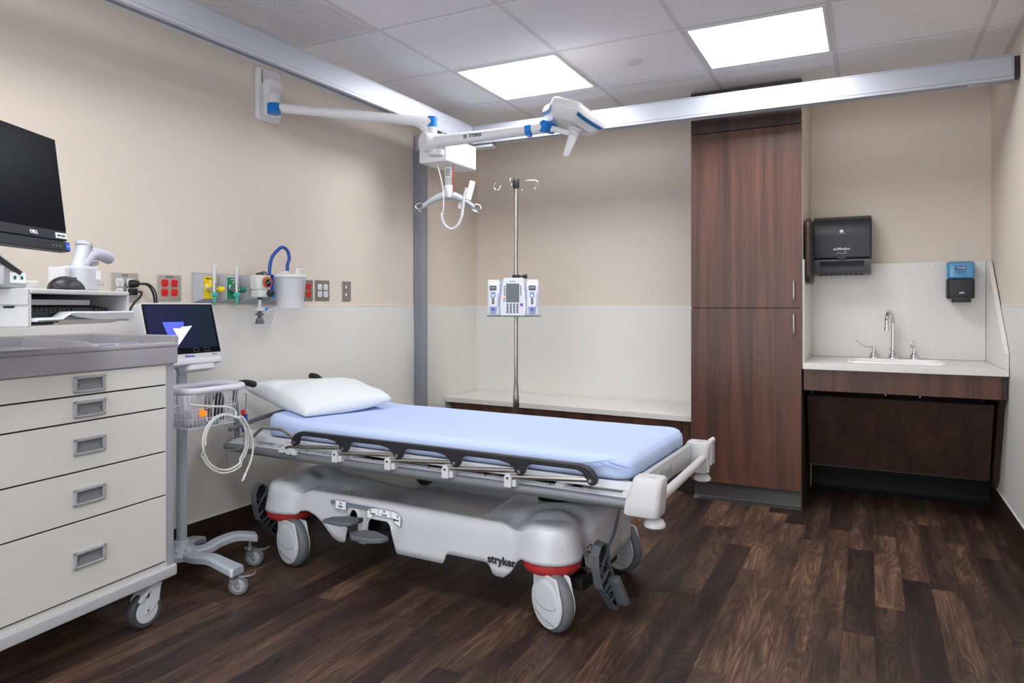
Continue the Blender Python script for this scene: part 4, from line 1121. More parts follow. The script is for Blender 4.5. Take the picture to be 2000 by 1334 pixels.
# top cap with moulded tray
cap = MB()
cap.rbox((-CD/2, -CW/2, 0.951), (CD+0.012, CW+0.006, 0.068), 0.016, 0.004)
topc = cap.build('top_cap', 'cart_grey', cart)
rim = MB()
rim.prism([(0.006, 0.975), (0.006, 0.990), (0.000, 0.996), (-0.012, 0.996), (-0.050, 0.988), (-0.050, 0.98)], -CW, 0.0, 'XZ')
o = rim.build('front_lip', 'cart_grey', topc, bevel=0.002)
rim = MB(); rim.bx(-CD-0.006, -CD+0.014, -CW, 0.003, 0.975, 1.020).bx(-CD, 0.004, -0.020, 0.003, 0.975, 1.019).bx(-CD, -0.02, -CW-0.003, -CW+0.018, 0.975, 1.019)
rim.build('tray_rim', 'cart_grey', topc, bevel=0.005, seg=3)
rim = MB(); rim.prism([(-0.27, 0.984), (-0.255, 0.984), (-0.262, 1.012), (-0.266, 1.012)], -CD, -0.06, 'YZ')
o = MB(); o.rings([[Vector((-CD+0.01, -0.285, 0.984)), Vector((-CD+0.01, -0.255, 0.984)), Vector((-CD+0.01, -0.264, 1.014)), Vector((-CD+0.01, -0.276, 1.014))], [Vector((-0.12, -0.285, 0.984)), Vector((-0.12, -0.255, 0.984)), Vector((-0.12, -0.264, 1.006)), Vector((-0.12, -0.276, 1.006))], [Vector((-0.06, -0.28, 0.984)), Vector((-0.06, -0.26, 0.984)), Vector((-0.06, -0.268, 0.988)), Vector((-0.06, -0.272, 0.988))]])
o.build('tray_divider', 'cart_grey', topc, bevel=0.002)
lb = MB(); lb.box((-0.030, -0.215, 0.9935), (0.030, 0.165, 0.001), r=(0, radians(12), 0)); lb = lb.build('label', 'label_white', topc)
lb2 = MB(); lb2.box((-0.030, -0.255, 0.9945), (0.016, 0.06, 0.001), r=(0, radians(12), 0)).box((-0.030, -0.175, 0.9945), (0.016, 0.07, 0.001), r=(0, radians(12), 0)); lb2.build('label_print', 'label_blue', lb)
def cart_drawer(z0, z1, hz):
    d = MB().bx(-0.010, -0.002, -CW+0.048, -0.049, z0+0.0025, z1-0.0025).build('drawer', 'cart_white', cart, bevel=0.0015)
    MB().bx(-0.0105, -0.0088, -CW+0.046, -0.047, z0-0.0028, z0+0.0028).build('gap', 'gap_black', d)
    h = MB(); yc = -0.343; hw, hh = 0.054, 0.026
    # ring frame
    h.bx(-0.003, 0.007, yc-hw, yc+hw, hz+hh-0.010, hz+hh).bx(-0.003, 0.007, yc-hw, yc+hw, hz-hh, hz-hh+0.008).bx(-0.003, 0.007, yc-hw, yc-hw+0.010, hz-hh, hz+hh).bx(-0.003, 0.007, yc+hw-0.010, yc+hw, hz-hh, hz+hh)
    hd = h.build('handle', 'handle_grey', d, bevel=0.003, seg=3)
    p = MB(); p.add([(-0.0018, yc-hw+0.006, hz-hh+0.006), (-0.0018, yc+hw-0.006, hz-hh+0.006), (-0.0018, yc+hw-0.006, hz+hh-0.006), (-0.0018, yc-hw+0.006, hz+hh-0.006),
                     (0.0045, yc-hw+0.008, hz-hh+0.006), (0.0045, yc+hw-0.008, hz-hh+0.006), (-0.0015, yc+hw-0.022, hz+0.001), (-0.0015, yc-hw+0.022, hz+0.001)],
                    [(0, 1, 2, 3), (4, 5, 6, 7)])
    p.build('finger_recess', 'handle_dark', hd, fix=False)
cart_drawer(0.843, 0.917, 0.879); cart_drawer(0.761, 0.843, 0.801); cart_drawer(0.606, 0.761, 0.684); cart_drawer(0.451, 0.606, 0.527); cart_drawer(0.215, 0.451, 0.331)
def cart_caster(x, y, rz):
    f = MB(); f.cyl((0, 0, 0.14), (0, 0, 0.156), 0.024)
    for s_ in (-1, 1):
        f.prism([(-0.018, 0.142), (0.022, 0.142), (0.014, 0.085), (-0.022, 0.052), (-0.040, 0.052), (-0.040, 0.075), (-0.026, 0.10)], s_*0.018 if s_ > 0 else -0.022, 0.022 if s_ > 0 else -0.018, 'XZ')
    f.prism([(-0.066, 0.100), (-0.064, 0.107), (-0.03, 0.140), (0.022, 0.146), (0.022, 0.138), (-0.02, 0.132), (-0.055, 0.100)], -0.026, 0.026, 'XZ')
    fk = f.build('caster', 'wheel_white', cart, bevel=0.002, loc=(x, y, 0), rot=(0, 0, rz))
    t = MB(); t.lathe([(0.045, -0.016), (0.056, -0.016), (0.0605, -0.010), (0.062, 0), (0.0605, 0.010), (0.056, 0.016), (0.045, 0.016)], (-0.030, 0, 0.0622), 'Y', seg=36); wh = t.build('wheel', 'tyre_dark', fk)
    t = MB()
    for s_ in (-1, 1): t.lathe([(0, s_*0.0175), (0.030, s_*0.0175), (0.043, s_*0.0160), (0.045, s_*0.012)], (-0.030, 0, 0.0622), 'Y', seg=28, cap=False)
    t.build('hub', 'wheel_white', wh); t = MB(); t.cyl((-0.030, -0.022, 0.0622), (-0.030, 0.022, 0.0622), 0.005, seg=8); t.build('axle', 'zinc', wh)
cart_caster(-0.036, -0.079, radians(86.5)); cart_caster(-CD+0.09, -0.075, radians(-50)); cart_caster(-0.06, -CW+0.07, radians(120)); cart_caster(-CD+0.07, -CW+0.07, radians(40))

# ================================================================== wall arm workstation with keyboard drawer
WX, WY, WRZ = 0.906, 0.981, radians(27.5)
ws = thing('keyboard_workstation', 'white wall arm workstation shelf with open keyboard drawer above the cart', 'workstation', (WX, WY, 1.073), WRZ)
H_, D_, Lw = 0.094, 0.40, 0.44
m_ = MB()
m_.bx(-D_, 0.0, 0, Lw, H_-0.012, H_); m_.bx(-D_, -0.004, 0.0, 0.006, 0.0, H_-0.012)           # top, near wall
m_.bx(-D_, 0.0, Lw-0.012, Lw, 0.006, H_-0.012); m_.bx(-D_, -D_+0.01, 0, Lw, 0, H_-0.012)
m_.bx(-D_, -0.05, 0.0, Lw, 0.0, 0.006)
m_.build('shell', 'white_plastic', ws, bevel=0.003, seg=3)
m_ = MB(); m_.bx(-D_-0.02, -0.006, -0.004, 0.0, 0.0, 0.050).bx(-D_-0.02, -0.006, -0.006, 0.0, 0.0535, H_); m_.build('side_cover', 'white_plastic', ws, bevel=0.002)
m_ = MB(); m_.bx(-0.065, -0.040, -0.0075, -0.004, 0.046, 0.0515); m_.build('latch', 'gap_black', ws, bevel=0.001)
m_ = MB(); m_.bx(-0.06, -0.056, 0.01, Lw-0.11, H_-0.040, H_-0.026); m_.build('light_strip', 'raceway_light', ws)
m_ = MB(); m_.bx(-0.30, -0.005, 0.02, Lw-0.03, 0.018, 0.022)
rr = []
for y_, z_ in ((0.005, 0.020), (0.10, 0.021), (0.115, 0.028), (0.135, 0.036), (0.17, 0.037), (0.26, 0.036), (0.44, 0.036)): rr.append([Vector((x_, y_, z_+dz)) for x_, dz in ((-0.02, -0.008), (0.010, -0.008-0.016*sstep(0.12, 0.22, y_)), (0.013, -0.004), (0.010, 0.0), (-0.02, 0.0))])
m_.rings(rr); m_.build('keyboard_tray', 'wheel_white', ws, bevel=0.001)
m_ = MB(); m_.bx(-0.03, -0.012, 0.12, Lw-0.05, 0.003, 0.016); m_.build('slide_rail', 'satin_steel', ws)
m_ = MB(); m_.bx(-0.28, -0.014, 0.10, Lw-0.03, 0.0155, 0.0175).bx(-0.04, -0.012, 0.02, 0.10, 0.004, 0.014); m_.build('slide', 'mech_black', ws)
# arm back to the wall
m_ = MB(); m_.rbox((-D_-0.03, 0.10, 0.03), (0.06, 0.12, 0.06), 0.02, 0.004); m_.tube([(-D_-0.04, 0.10, 0.03), (-D_-0.15, 0.02, 0.03), (-D_-0.32, 0.06, 0.03)], 0.022, smooth=4)
m_.build('support_arm', 'white_plastic', ws)
tr = thing('wall_track', 'white vertical wall track carrying the workstation and computer arms', 'wall track', (0.03, 0.70, 1.3))
MB().rbox((0, 0, 0), (0.06, 0.10, 0.9), 0.012, 0.004).build('track', 'white_plastic', tr)
MB().rbox((0.08, 0.0, -0.2), (0.12, 0.08, 0.07), 0.02, 0.004).build('knuckle', 'white_plastic', tr)

def on_ws(x, y, z):      # point in workstation space -> world
    c_, s_ = cos(WRZ), sin(WRZ)
    return (WX+x*c_-y*s_, WY+x*s_+y*c_, 1.073+z)
# keyboard
kb = thing('keyboard', 'black full-size keyboard lying in the open workstation drawer', 'keyboard', on_ws(0, 0, 0), WRZ)
m_ = MB(); m_.prism([(-0.175, 0.0225), (-0.030, 0.0225), (-0.022, 0.034), (-0.175, 0.060)], 0.028, 0.395, 'XZ'); m_.build('key_deck', 'bezel_dark', kb, bevel=0.002)
kc = MB(); kc.box((0, 0, 0), (0.0165, 0.0165, 0.009), taper=(0.82, 0.82)); k0 = None
for r_ in range(5):
    cols = 20 if r_ else 20
    q = 0
    while q < 20:
        wdt = 1
        if r_ == 0 and q == 4: wdt = 6
        y_ = 0.395-(0.0183*(q+wdt/2))
        x_ = -0.045-r_*0.0235; z_ = 0.0415+r_*0.0041
        if k0 is None: k0 = kc.build('key', 'black_plastic', kb, bevel=0.001, loc=(x_, y_, z_), rot=(0, radians(10), 0)); q += wdt; continue
        if wdt == 6:
            c_ = copy_part(k0, kb, (x_, y_, z_)); c_.scale = (1, 6.4, 1)
        else: copy_part(k0, kb, (x_, y_, z_))
        q += wdt
m_ = MB(); m_.rbox((-0.010, 0.30, 0.0295), (0.014, 0.12, 0.010), 0.005, 0.003)
# mouse
ms = thing('computer_mouse', 'black computer mouse lying on the white workstation shelf', 'mouse', on_ws(-0.045, 0.205, H_+0.0006), WRZ)
m_ = MB(); rr = []
for k in range(13):
    t = k/12; y_ = -0.058+0.116*t; w_ = 0.033*(1-(2*t-1)**4*0.45)*min(1, 0.35+sqrt(max(0, 1-(2*t-1)**2))*0.8); hh = 0.036*(sin(pi*min(1, t*0.86+0.10))**0.75)
    rr.append([Vector((w_*cos(a), y_, 0.002+max(0.003, hh)*sin(a))) for a in [pi*j/12 for j in range(13)]])
m_.rings(rr, close=True); body = m_.build('shell', 'black_plastic', ms, angle=60)
MB().box((0.0, 0.030, 0.033), (0.008, 0.022, 0.006)).build('scroll_wheel', 'mech_black', ms, bevel=0.002)
# scanner cradle + handheld scanner
sc_ = thing('barcode_scanner', 'white handheld barcode scanner resting in its cradle behind the mouse', 'scanner', on_ws(-0.10, 0.352, H_+0.0005), WRZ)
m_ = MB(); m_.rbox((0, 0.005, 0.037), (0.075, 0.095, 0.074), 0.022, 0.010); m_.build('cradle', 'scanner_white', sc_)
MB().rbox((-0.02, -0.062, 0.040), (0.05, 0.026, 0.056), 0.006, 0.003).build('bracket', 'white_plastic', sc_); MB().rbox((0.0, 0.075, 0.028), (0.03, 0.060, 0.016), 0.004, 0.002).build('bracket', 'white_plastic', sc_)
m_ = MB(); m_.rbox((0.0385, 0.030, 0.048), (0.002, 0.020, 0.026), 0.002, 0.0, axis='X'); m_.build('label', 'label_white', sc_)
m_ = MB(); rr = []
for y_, z_, w_, d_ in ((-0.006, 0.066, 0.020, 0.026), (0.006, 0.092, 0.020, 0.022), (0.014, 0.115, 0.020, 0.020), (0.022, 0.137, 0.021, 0.020)):
    rr.append([Vector((w_*cos(a), y_+d_*sin(a), z_)) for a in [2*pi*j/20 for j in range(20)]])
m_.rings(rr); hd = m_.build('scanner_head', 'scanner_white', sc_)
m_ = MB(); m_.lathe([(0.0225, 0), (0.0225, 0.010), (0.020, 0.012)], (0, 0.022, 0.134), d=(0, 0.3, 1), seg=20); m_.build('nose_ring', 'scanner_lilac', hd)
m_ = MB(); m_.tube([(0.004, -0.006, 0.068), (0.006, 0.022, 0.096), (0.006, 0.050, 0.112), (0.006, 0.095, 0.114), (0.006, 0.142, 0.106)], [0.008, 0.017, 0.020, 0.019, 0.019, 0.020]+[0.019]*20, smooth=5); m_.build('handle', 'scanner_lilac', hd)
m_ = MB(); m_.rbox((0.006, 0.060, 0.082), (0.014, 0.045, 0.010), 0.006, 0.003, rot=(radians(18), 0, 0)); m_.build('trigger', 'handle_grey', hd)
# grey keypad device at the picture edge
dv = thing('desktop_device', 'light grey device with a sloped dark keypad and two green dots on the workstation shelf', 'device', on_ws(-0.09, -0.030, H_+0.0005), WRZ)
MB().prism([(-0.10, 0), (0.055, 0), (0.062, 0.008), (0.058, 0.040), (-0.06, 0.095), (-0.10, 0.095)], -0.03, 0.10, 'YZ')
m_ = MB(); m_.prism([(-0.13, 0.0), (0.075, 0.0), (0.082, 0.010), (0.074, 0.040), (-0.02, 0.085), (-0.13, 0.115)], -0.045, 0.045, 'YZ'); bd = m_.build('housing', 'cart_column', dv, bevel=0.005, seg=3)
MB().prism([(-0.13, 0.086), (-0.02, 0.062), (0.050, 0.033), (0.058, 0.041), (-0.02, 0.076), (-0.13, 0.103)], 0.0455, 0.0485, 'YZ').build('keypad', 'mech_black', bd, bevel=0.001)
m_ = MB(); m_.box((0.0, 0.028, 0.064), (0.062, 0.085, 0.004), r=(radians(-25.6), 0, 0)); m_.box((0.0, -0.06, 0.100), (0.062, 0.05, 0.004), r=(radians(-15), 0, 0)); m_.build('keypad', 'mech_black', bd, bevel=0.001)
m_ = MB(); m_.box((0.0455, 0.045, 0.026), (0.002, 0.055, 0.026)); pn = m_.build('front_label', 'label_white', bd, bevel=0.0005)
for y_ in (0.033, 0.057): MB().cyl((0.046, y_, 0.026), (0.0475, y_, 0.026), 0.0048).build('green_dot', 'dark_green', pn)
MB().rbox((0.0455, -0.01, 0.03), (0.004, 0.012, 0.045), 0.003, 0.001).build('latch', 'white_plastic', bd)
# little tray between device and mouse
cl = MB(); cl.rbox((0, 0, 0.011), (0.06, 0.075, 0.022), 0.01, 0.004)
o = cl.build('cable_clip', 'white_plastic', None, loc=on_ws(-0.10, 0.100, H_+0.0005), rot=(0, 0, WRZ)); tag(o, 'low white cable box between the grey device and the mouse', 'cable box')

# computer display: local x out of the screen, y along to the far edge, z up, leaning back
mon = thing('computer_monitor', 'large black all in one computer display on a wall arm at the left edge', 'computer', (0.474, 1.322, 1.306), rot=(0, radians(-7), radians(27.5)))
m_ = MB(); m_.bx(-0.022, 0.0, -0.55, 0.0, 0.022, 0.345); m_.build('case', 'bezel_dark', mon, bevel=0.003)
MB().bx(0.0, 0.0012, -0.547, -0.003, 0.052, 0.343).build('screen', 'screen_black', mon)
ch = MB(); ch.bx(-0.03, 0.004, -0.55, 0.004, -0.012, 0.019); ch = ch.build('speaker_bar', 'bezel_dark', mon, bevel=0.004, seg=3)
text('lettering', 'DELL', 0.014, mon, (0.0012, -0.155, 0.036), FACE_PX, 'print_white', bold=0.0005, sx=1.1)
MB().bx(0.0, 0.0013, -0.056, -0.003, 0.028, 0.045).build('asset_label', 'label_white', mon)
text('lettering', 'NVW-20231', 0.0075, mon, (0.0018, -0.030, 0.036), FACE_PX, 'print_dark')
MB().bx(0.004, 0.0048, -0.018, 0.002, -0.008, 0.016).build('sticker', 'intel_blue', ch)
text('lettering', 'intel', 0.007, ch, (0.0052, -0.008, 0.004), FACE_PX, 'print_white')
m_ = MB()
for y_ in (-0.078, -0.062, -0.046): m_.cyl((0.0035, y_, 0.003), (0.0046, y_, 0.003), 0.0032, seg=10)
m_.build('port_icon', 'print_grey', ch)
m_ = MB(); m_.rbox((-0.035, -0.28, 0.18), (0.03, 0.16, 0.16), 0.02, 0.004); m_.tube([(-0.04, -0.28, 0.18), (-0.16, -0.30, 0.17), (-0.26, -0.20, 0.16)], 0.024, smooth=4); m_.build('support_arm', 'white_plastic', mon)

# ================================================================== rolling monitor stand
sd = thing('monitor_stand', 'patient monitor on a silver pole stand with white wire basket and casters', 'patient monitor stand', (0.223, 1.923, 0))
m_ = MB(); m_.lathe([(0.0205, 0.14), (0.0205, 0.93)], seg=28); m_.build('pole', 'base_silver', sd)
m_ = MB(); m_.lathe([(0.070, 0.100), (0.070, 0.118), (0.055, 0.134), (0.036, 0.146), (0.030, 0.165), (0.022, 0.170)], seg=32)
for a in range(3):
    an = radians(-60+40*a); m_.sphere((0.052*cos(an), 0.052*sin(an), 0.137), 0.006)
m_.build('base_hub', 'base_silver', sd)
def stand_leg(pts, cdir):
    m_ = MB(); P_ = spline([Vector(p) for p in pts], 6); rr = []
    for i, p in enumerate(P_):
        t = (P_[min(i+1, len(P_)-1)]-P_[max(i-1, 0)]); t.z = 0; t.normalize(); n_ = Vector((-t.y, t.x, 0)); f = i/(len(P_)-1); w_ = 0.036-0.006*sin(pi*f); d_ = 0.030
        if i == len(P_)-1: w_ *= 0.8
        rr.append([p+n_*w_+Vector((0, 0, -d_)), p+n_*w_+Vector((0, 0, -0.008)), p+n_*(w_-0.008), p-n_*(w_-0.008), p-n_*w_+Vector((0, 0, -0.008)), p-n_*w_+Vector((0, 0, -d_))])
    m_.rings(rr); lg = m_.build('base_leg', 'base_silver', sd, bevel=0.003)
    e = P_[-1]
    rib = MB(); t = (P_[-1]-P_[-4]); t.z = 0; t.normalize()
    for k in range(6):
        q = P_[-1]-t*(0.018+0.012*k); rib.box((q.x, q.y, q.z+0.0005), (0.002, 0.036, 0.002), r=(0, 0, atan2(t.y, t.x)))
    rib.build('tread_rib', 'base_silver', lg)
    cp = e-t*0.028
    f = MB(); f.cyl((0, 0, 0.070), (0, 0, e.z-0.028), 0.010); f.lathe([(0.021, 0.066), (0.023, 0.070), (0.023, 0.078), (0.018, 0.082)])
    for s_ in (-1, 1): f.prism([(-0.016, 0.070), (0.020, 0.070), (0.028, 0.035), (0.024, 0.028), (0.016, 0.028)], s_*0.014 if s_ > 0 else -0.0165, 0.0165 if s_ > 0 else -0.014, 'XZ')
    f.box((0.040, 0, 0.072), (0.060, 0.022, 0.004), r=(0, radians(-6), 0)); f.box((0.075, 0, 0.080), (0.020, 0.028, 0.006), r=(0, radians(-25), 0))
    cs = f.build('caster', 'zinc', lg, bevel=0.001, loc=(cp.x, cp.y, 0), rot=(0, 0, cdir))
    t_ = MB(); t_.lathe([(0.028, -0.011), (0.035, -0.011), (0.0385, -0.006), (0.0385, 0.006), (0.035, 0.011), (0.028, 0.011)], (0.022, 0, 0.0387), 'Y', seg=30); wh = t_.build('wheel', 'tyre_grey', cs)
    t_ = MB()
    for s_ in (-1, 1): t_.lathe([(0.0, s_*0.0125), (0.020, s_*0.0125), (0.028, s_*0.010)], (0.022, 0, 0.0387), 'Y', seg=24, cap=False)
    t_.cyl((0.022, -0.018, 0.0387), (0.022, 0.018, 0.0387), 0.004, seg=10); t_.build('hub', 'handle_grey', wh)
stand_leg([(0.0, 0, 0.130), (0.11, -0.01, 0.132), (0.19, -0.01, 0.140), (0.26, -0.005, 0.126), (0.325, 0.0, 0.112)], radians(35))
stand_leg([(0.0, 0, 0.130), (0.05, 0.07, 0.132), (0.065, 0.13, 0.148), (0.09, 0.20, 0.155), (0.130, 0.27, 0.138)], radians(30))
stand_leg([(0.0, 0, 0.130), (-0.03, -0.04, 0.132), (-0.06, -0.08, 0.125), (-0.09, -0.115, 0.115)], radians(200))
stand_leg([(0.0, 0, 0.130), (-0.05, 0.05, 0.132), (-0.09, 0.12, 0.130), (-0.115, 0.18, 0.115)], radians(150))
# head of the stand
m_ = MB(); m_.lathe([(0.030, 0.865), (0.030, 0.905), (0.026, 0.912)], seg=24); m_.box((0.01, 0.055, 0.882), (0.05, 0.05, 0.030)); m_.build('tilt_mount', 'handle_grey', sd, bevel=0.003)
msd = bpy.data.objects.new('monitor_head', None)
mh = MB(); mh.rbox((-0.020, 0, 0.115), (0.040, 0.352, 0.235), 0.010, 0.004, axis='X'); mh = mh.build('monitor_case', 'white_plastic', sd, loc=(0.040, 0.0, 0.912), rot=(0, radians(-15), radians(3.1)))
MB().bx(0.0, 0.0012, -0.170, 0.170, 0.018, 0.226).build('screen', 'screen_black', mh)
MB().bx(0.0012, 0.0018, -0.160, 0.160, 0.042, 0.222).build('display_image', 'display_glow', mh)
m_ = MB(); m_.prism([(-0.092, 0.152), (0.008, 0.152), (0.006, 0.135), (-0.030, 0.078), (-0.072, 0.078)], 0.0019, 0.0022, 'YZ'); m_.build('screen_logo', 'logo_blue', mh)
m_ = MB(); m_.prism([(-0.048, 0.126), (-0.012, 0.124), (-0.008, 0.130), (0.046, 0.134), (-0.046, 0.046), (-0.030, 0.084)], 0.0022, 0.0025, 'YZ'); m_.build('screen_logo', 'logo_white', mh)
m_ = MB()
for y_ in (0.045, 0.100):
    for a, b_ in (((-0.012, -0.007), (0.012, -0.007)), ((0.012, -0.007), (0.012, 0.007)), ((0.012, 0.007), (-0.012, 0.007)), ((-0.012, 0.007), (-0.012, -0.007))):
        d = hypot(b_[0]-a[0], b_[1]-a[1]); an = atan2(b_[1]-a[1], b_[0]-a[0]); m_.box((0.002, y_+(a[0]+b_[0])/2, 0.032+(a[1]+b_[1])/2), (0.0006, d+0.001, 0.001), r=(an, 0, 0))
m_.build('touch_key', 'print_grey', mh)
text('lettering', 'Medtronic', 0.011, mh, (0.0006, 0.010, 0.008), FACE_PX, 'label_blue', bold=0.0003)
text('lettering', 'Puritan', 0.009, mh, (0.0006, 0.135, 0.010), FACE_PX, 'print_grey')
m_ = MB(); m_.rbox((-0.02, 0.02, -0.018), (0.10, 0.26, 0.026), 0.02, 0.006); m_.rbox((-0.01, 0.04, -0.042), (0.07, 0.14, 0.024), 0.02, 0.004); m_.build('monitor_base', 'raceway_light', mh)
# side leads of the monitor
m_ = MB(); m_.rbox((-0.05, -0.20, 0.06), (0.05, 0.05, 0.035), 0.01, 0.004, rot=(radians(25), 0, 0)); m_.build('side_module', 'handle_grey', mh)
m_ = MB(); m_.rbox((-0.045, -0.195, 0.028), (0.03, 0.045, 0.030), 0.006, 0.003); m_.build('plug', 'navy_plastic', mh)
# basket
bk = bpy.data.objects.new('basket', None)
BX0, BX1, BY0, BY1, BZ0, BZ1 = 0.030, 0.205, -0.125, 0.128, 0.650, 0.785
def rrect(x0, x1, y0, y1, z, r_, n=6):
    o = []
    for q, (cx, cy) in enumerate(((x1-r_, y1-r_), (x0+r_, y1-r_), (x0+r_, y0+r_), (x1-r_, y0+r_))):
        for k in range(n+1):
            a = (q+k/n)*pi/2; o.append(Vector((cx+r_*cos(a), cy+r_*sin(a), z)))
    return o
m_ = MB(); m_.tube(rrect(BX0-0.01, BX1+0.01, BY0-0.01, BY1+0.012, BZ1+0.012, 0.045), 0.0135, close=True, seg=16); bring = m_.build('basket_rim', 'basket_white', sd)
m_ = MB(); wr_ = 0.0013
for z, ins in ((BZ0, 0.018), (BZ0+0.035, 0.014), (BZ0+0.075, 0.008)): m_.tube(rrect(BX0+ins, BX1-ins, BY0+ins, BY1-ins, z, 0.03), wr_*1.3, close=True, seg=6)
top_o, bot_o = rrect(BX0, BX1, BY0, BY1, BZ1+0.005, 0.03, 3), rrect(BX0+0.018, BX1-0.018, BY0+0.018, BY1-0.018, BZ0, 0.03, 3)
def sample(loop, s_):
    L_ = [0]
    for i in range(len(loop)): L_.append(L_[-1]+(loop[(i+1) % len(loop)]-loop[i]).length)
    t = s_*L_[-1]
    for i in range(len(loop)):
        if L_[i+1] >= t: return loop[i].lerp(loop[(i+1) % len(loop)], (t-L_[i])/max(1e-9, L_[i+1]-L_[i]))
    return loop[0]
for k in range(46): m_.cyl(sample(top_o, k/46), sample(bot_o, k/46), wr_, seg=5, cap=False)
for k in range(11):
    x_ = BX0+0.02+(BX1-BX0-0.04)*k/10; m_.cyl((x_, BY0+0.018, BZ0), (x_, BY1-0.018, BZ0), wr_, seg=5, cap=False)
m_.build('wire_grid', 'basket_white', bring)
m_ = MB()
for y_ in (-0.045, 0.075):
    m_.tube([(BX1-0.010, y_, BZ0+0.045), (BX1+0.012, y_, BZ0+0.020), (BX1+0.026, y_, BZ0+0.024), (BX1+0.028, y_, BZ0+0.045)], 0.0018, smooth=4, seg=6)
m_.build('cable_hook', 'basket_white', bring)
m_ = MB(); m_.bx(0.015, BX0+0.02, -0.03, 0.03, 0.70, 0.76); m_.build('basket_bracket', 'basket_white', sd, bevel=0.003)
SO = Vector((0.223, 1.923, 0))
# contents of the basket
c1 = thing('blood_pressure_cuff', 'folded grey and black cuff standing in the white wire basket', 'blood pressure cuff', tuple(SO+Vector((0.118, 0.060, BZ0+0.004))), radians(20))
rr = []
for k in range(17):
    a = pi*k/16; rr.append([Vector((sx*0.018, 0.046*cos(a), 0.075+0.040*sin(a)+e)) for sx, e in ((-1, 0), (1, 0), (1, 0.006), (-1, 0.006))])
rr = [[p+Vector((0, 0, -0.075)) for p in rr[0]]]+rr+[[p+Vector((0, 0, -0.075)) for p in rr[-1]]]
m_ = MB(); m_.rings(rr, close=True); m_.build('band', 'cuff_grey', c1)
MB().rbox((0.0, 0.008, 0.058), (0.020, 0.032, 0.090), 0.006, 0.003).build('strap', 'mech_black', c1)
MB().rbox((0.004, -0.025, 0.05), (0.012, 0.016, 0.085), 0.004, 0.002).build('label', 'label_white', c1)
c2 = thing('supply_bag', 'clear plastic bag of white supplies lying in the wire basket', 'bag', tuple(SO+Vector((0.118, -0.050, BZ0+0.0025))), 0.1)
m_ = MB(); m_.rbox((0, 0, 0.030), (0.11, 0.10, 0.058), 0.03, 0.018); o = m_.build('bag', 'bag_clear', c2)
for v_ in o.data.vertices: v_.co += Vector((noise.noise(v_.co*40), noise.noise(v_.co*40+Vector((5, 0, 0))), 0))*0.006
MB().rbox((0.0, 0.0, 0.028), (0.07, 0.07, 0.03), 0.01, 0.008).build('packet', 'label_white', c2)
c3 = MB(); c3.rbox((0, 0, 0.012), (0.020, 0.045, 0.024), 0.009, 0.008); o = c3.build('probe_wrap', 'teal_bag', None, loc=tuple(SO+Vector((0.172, 0.020, BZ0+0.003))), rot=(0, 0, 0.3)); tag(o, 'small teal wrapped probe in the white wire basket', 'probe')
c4 = MB(); c4.lathe([(0.009, 0), (0.010, 0.010), (0.008, 0.016)], (0, 0, 0), d=(1, 0, 0), seg=16); c4.box((-0.004, 0, 0), (0.012, 0.012, 0.026)); o = c4.build('call_light', 'led_orange', None, loc=tuple(SO+Vector((0.208, -0.068, 0.71)))); tag(o, 'small orange glowing pendant clipped on the basket front', 'indicator light')
# white hose coiled over the basket hooks
HC = SO+Vector((0.242, 0.000, 0.592))
pts = []
for k in range(0, 81):
    a = radians(60)+2*pi*k/40; R1 = 0.092+0.0002*k+0.008*sin(k*0.31)
    sag = 0.0
    pts.append(HC+Vector((0.004+0.0032*((k*0.37) % 5)-0.0, R1*1.12*cos(a), R1*1.05*sin(a)-0.004*(k/40))))
pts += [HC+Vector((0.024, 0.075, 0.085)), HC+Vector((0.030, 0.105, 0.03)), HC+Vector((0.032, 0.120, -0.03)), HC+Vector((0.030, 0.112, -0.09)), HC+Vector((0.028, 0.085, -0.140))]
pts = [SO+Vector((0.215, -0.130, 0.750)), SO+Vector((0.222, -0.05, 0.735)), SO+Vector((0.226, 0.03, 0.722)), SO+Vector((0.230, 0.070, 0.700))]+pts
hz = thing('coiled_hose', 'pale grey coiled hose looped over the hooks of the wire basket', 'hose', tuple(HC))
m_ = MB(); m_.tube([p-HC for p in pts], 0.0042, smooth=3, seg=10); m_.build('hose', 'hose_grey', hz)
e = pts[-1]-HC; m_ = MB(); m_.cyl(e, e+Vector((-0.002, -0.008, -0.018)), 0.0055, 0.004); m_.cyl(e+Vector((-0.002, -0.008, -0.018)), e+Vector((-0.004, -0.013, -0.030)), 0.003); m_.box(e+Vector((-0.003, -0.010, -0.024)), (0.004, 0.014, 0.003)); m_.build('connector', 'label_white', hz)
# thermometer probe (blue, red) and thin lead hanging behind the basket
th = thing('probe_holder', 'navy and red probe hanging between the basket and the stretcher', 'probe', tuple(SO+Vector((0.175, 0.165, 0.635))))
m_ = MB(); m_.rbox((0, 0, 0), (0.018, 0.022, 0.075), 0.007, 0.004); m_.build('holder', 'navy_plastic', th)
m_ = MB(); m_.rbox((0, -0.006, 0.045), (0.016, 0.018, 0.022), 0.006, 0.005); m_.build('cap', 'label_red', th)
m_ = MB(); m_.tube([(0, 0.004, 0.05), (0.0, 0.008, 0.10), (-0.002, 0.010, 0.118), (-0.004, 0.002, 0.122)], 0.002, seg=6, smooth=4); m_.tube([(0, 0, -0.037), (-0.002, -0.004, -0.08), (0.0, -0.04, -0.105), (-0.02, -0.11, -0.09), (-0.04, -0.135, -0.06)], 0.002, seg=6, smooth=5); m_.build('lead', 'print_grey', th)
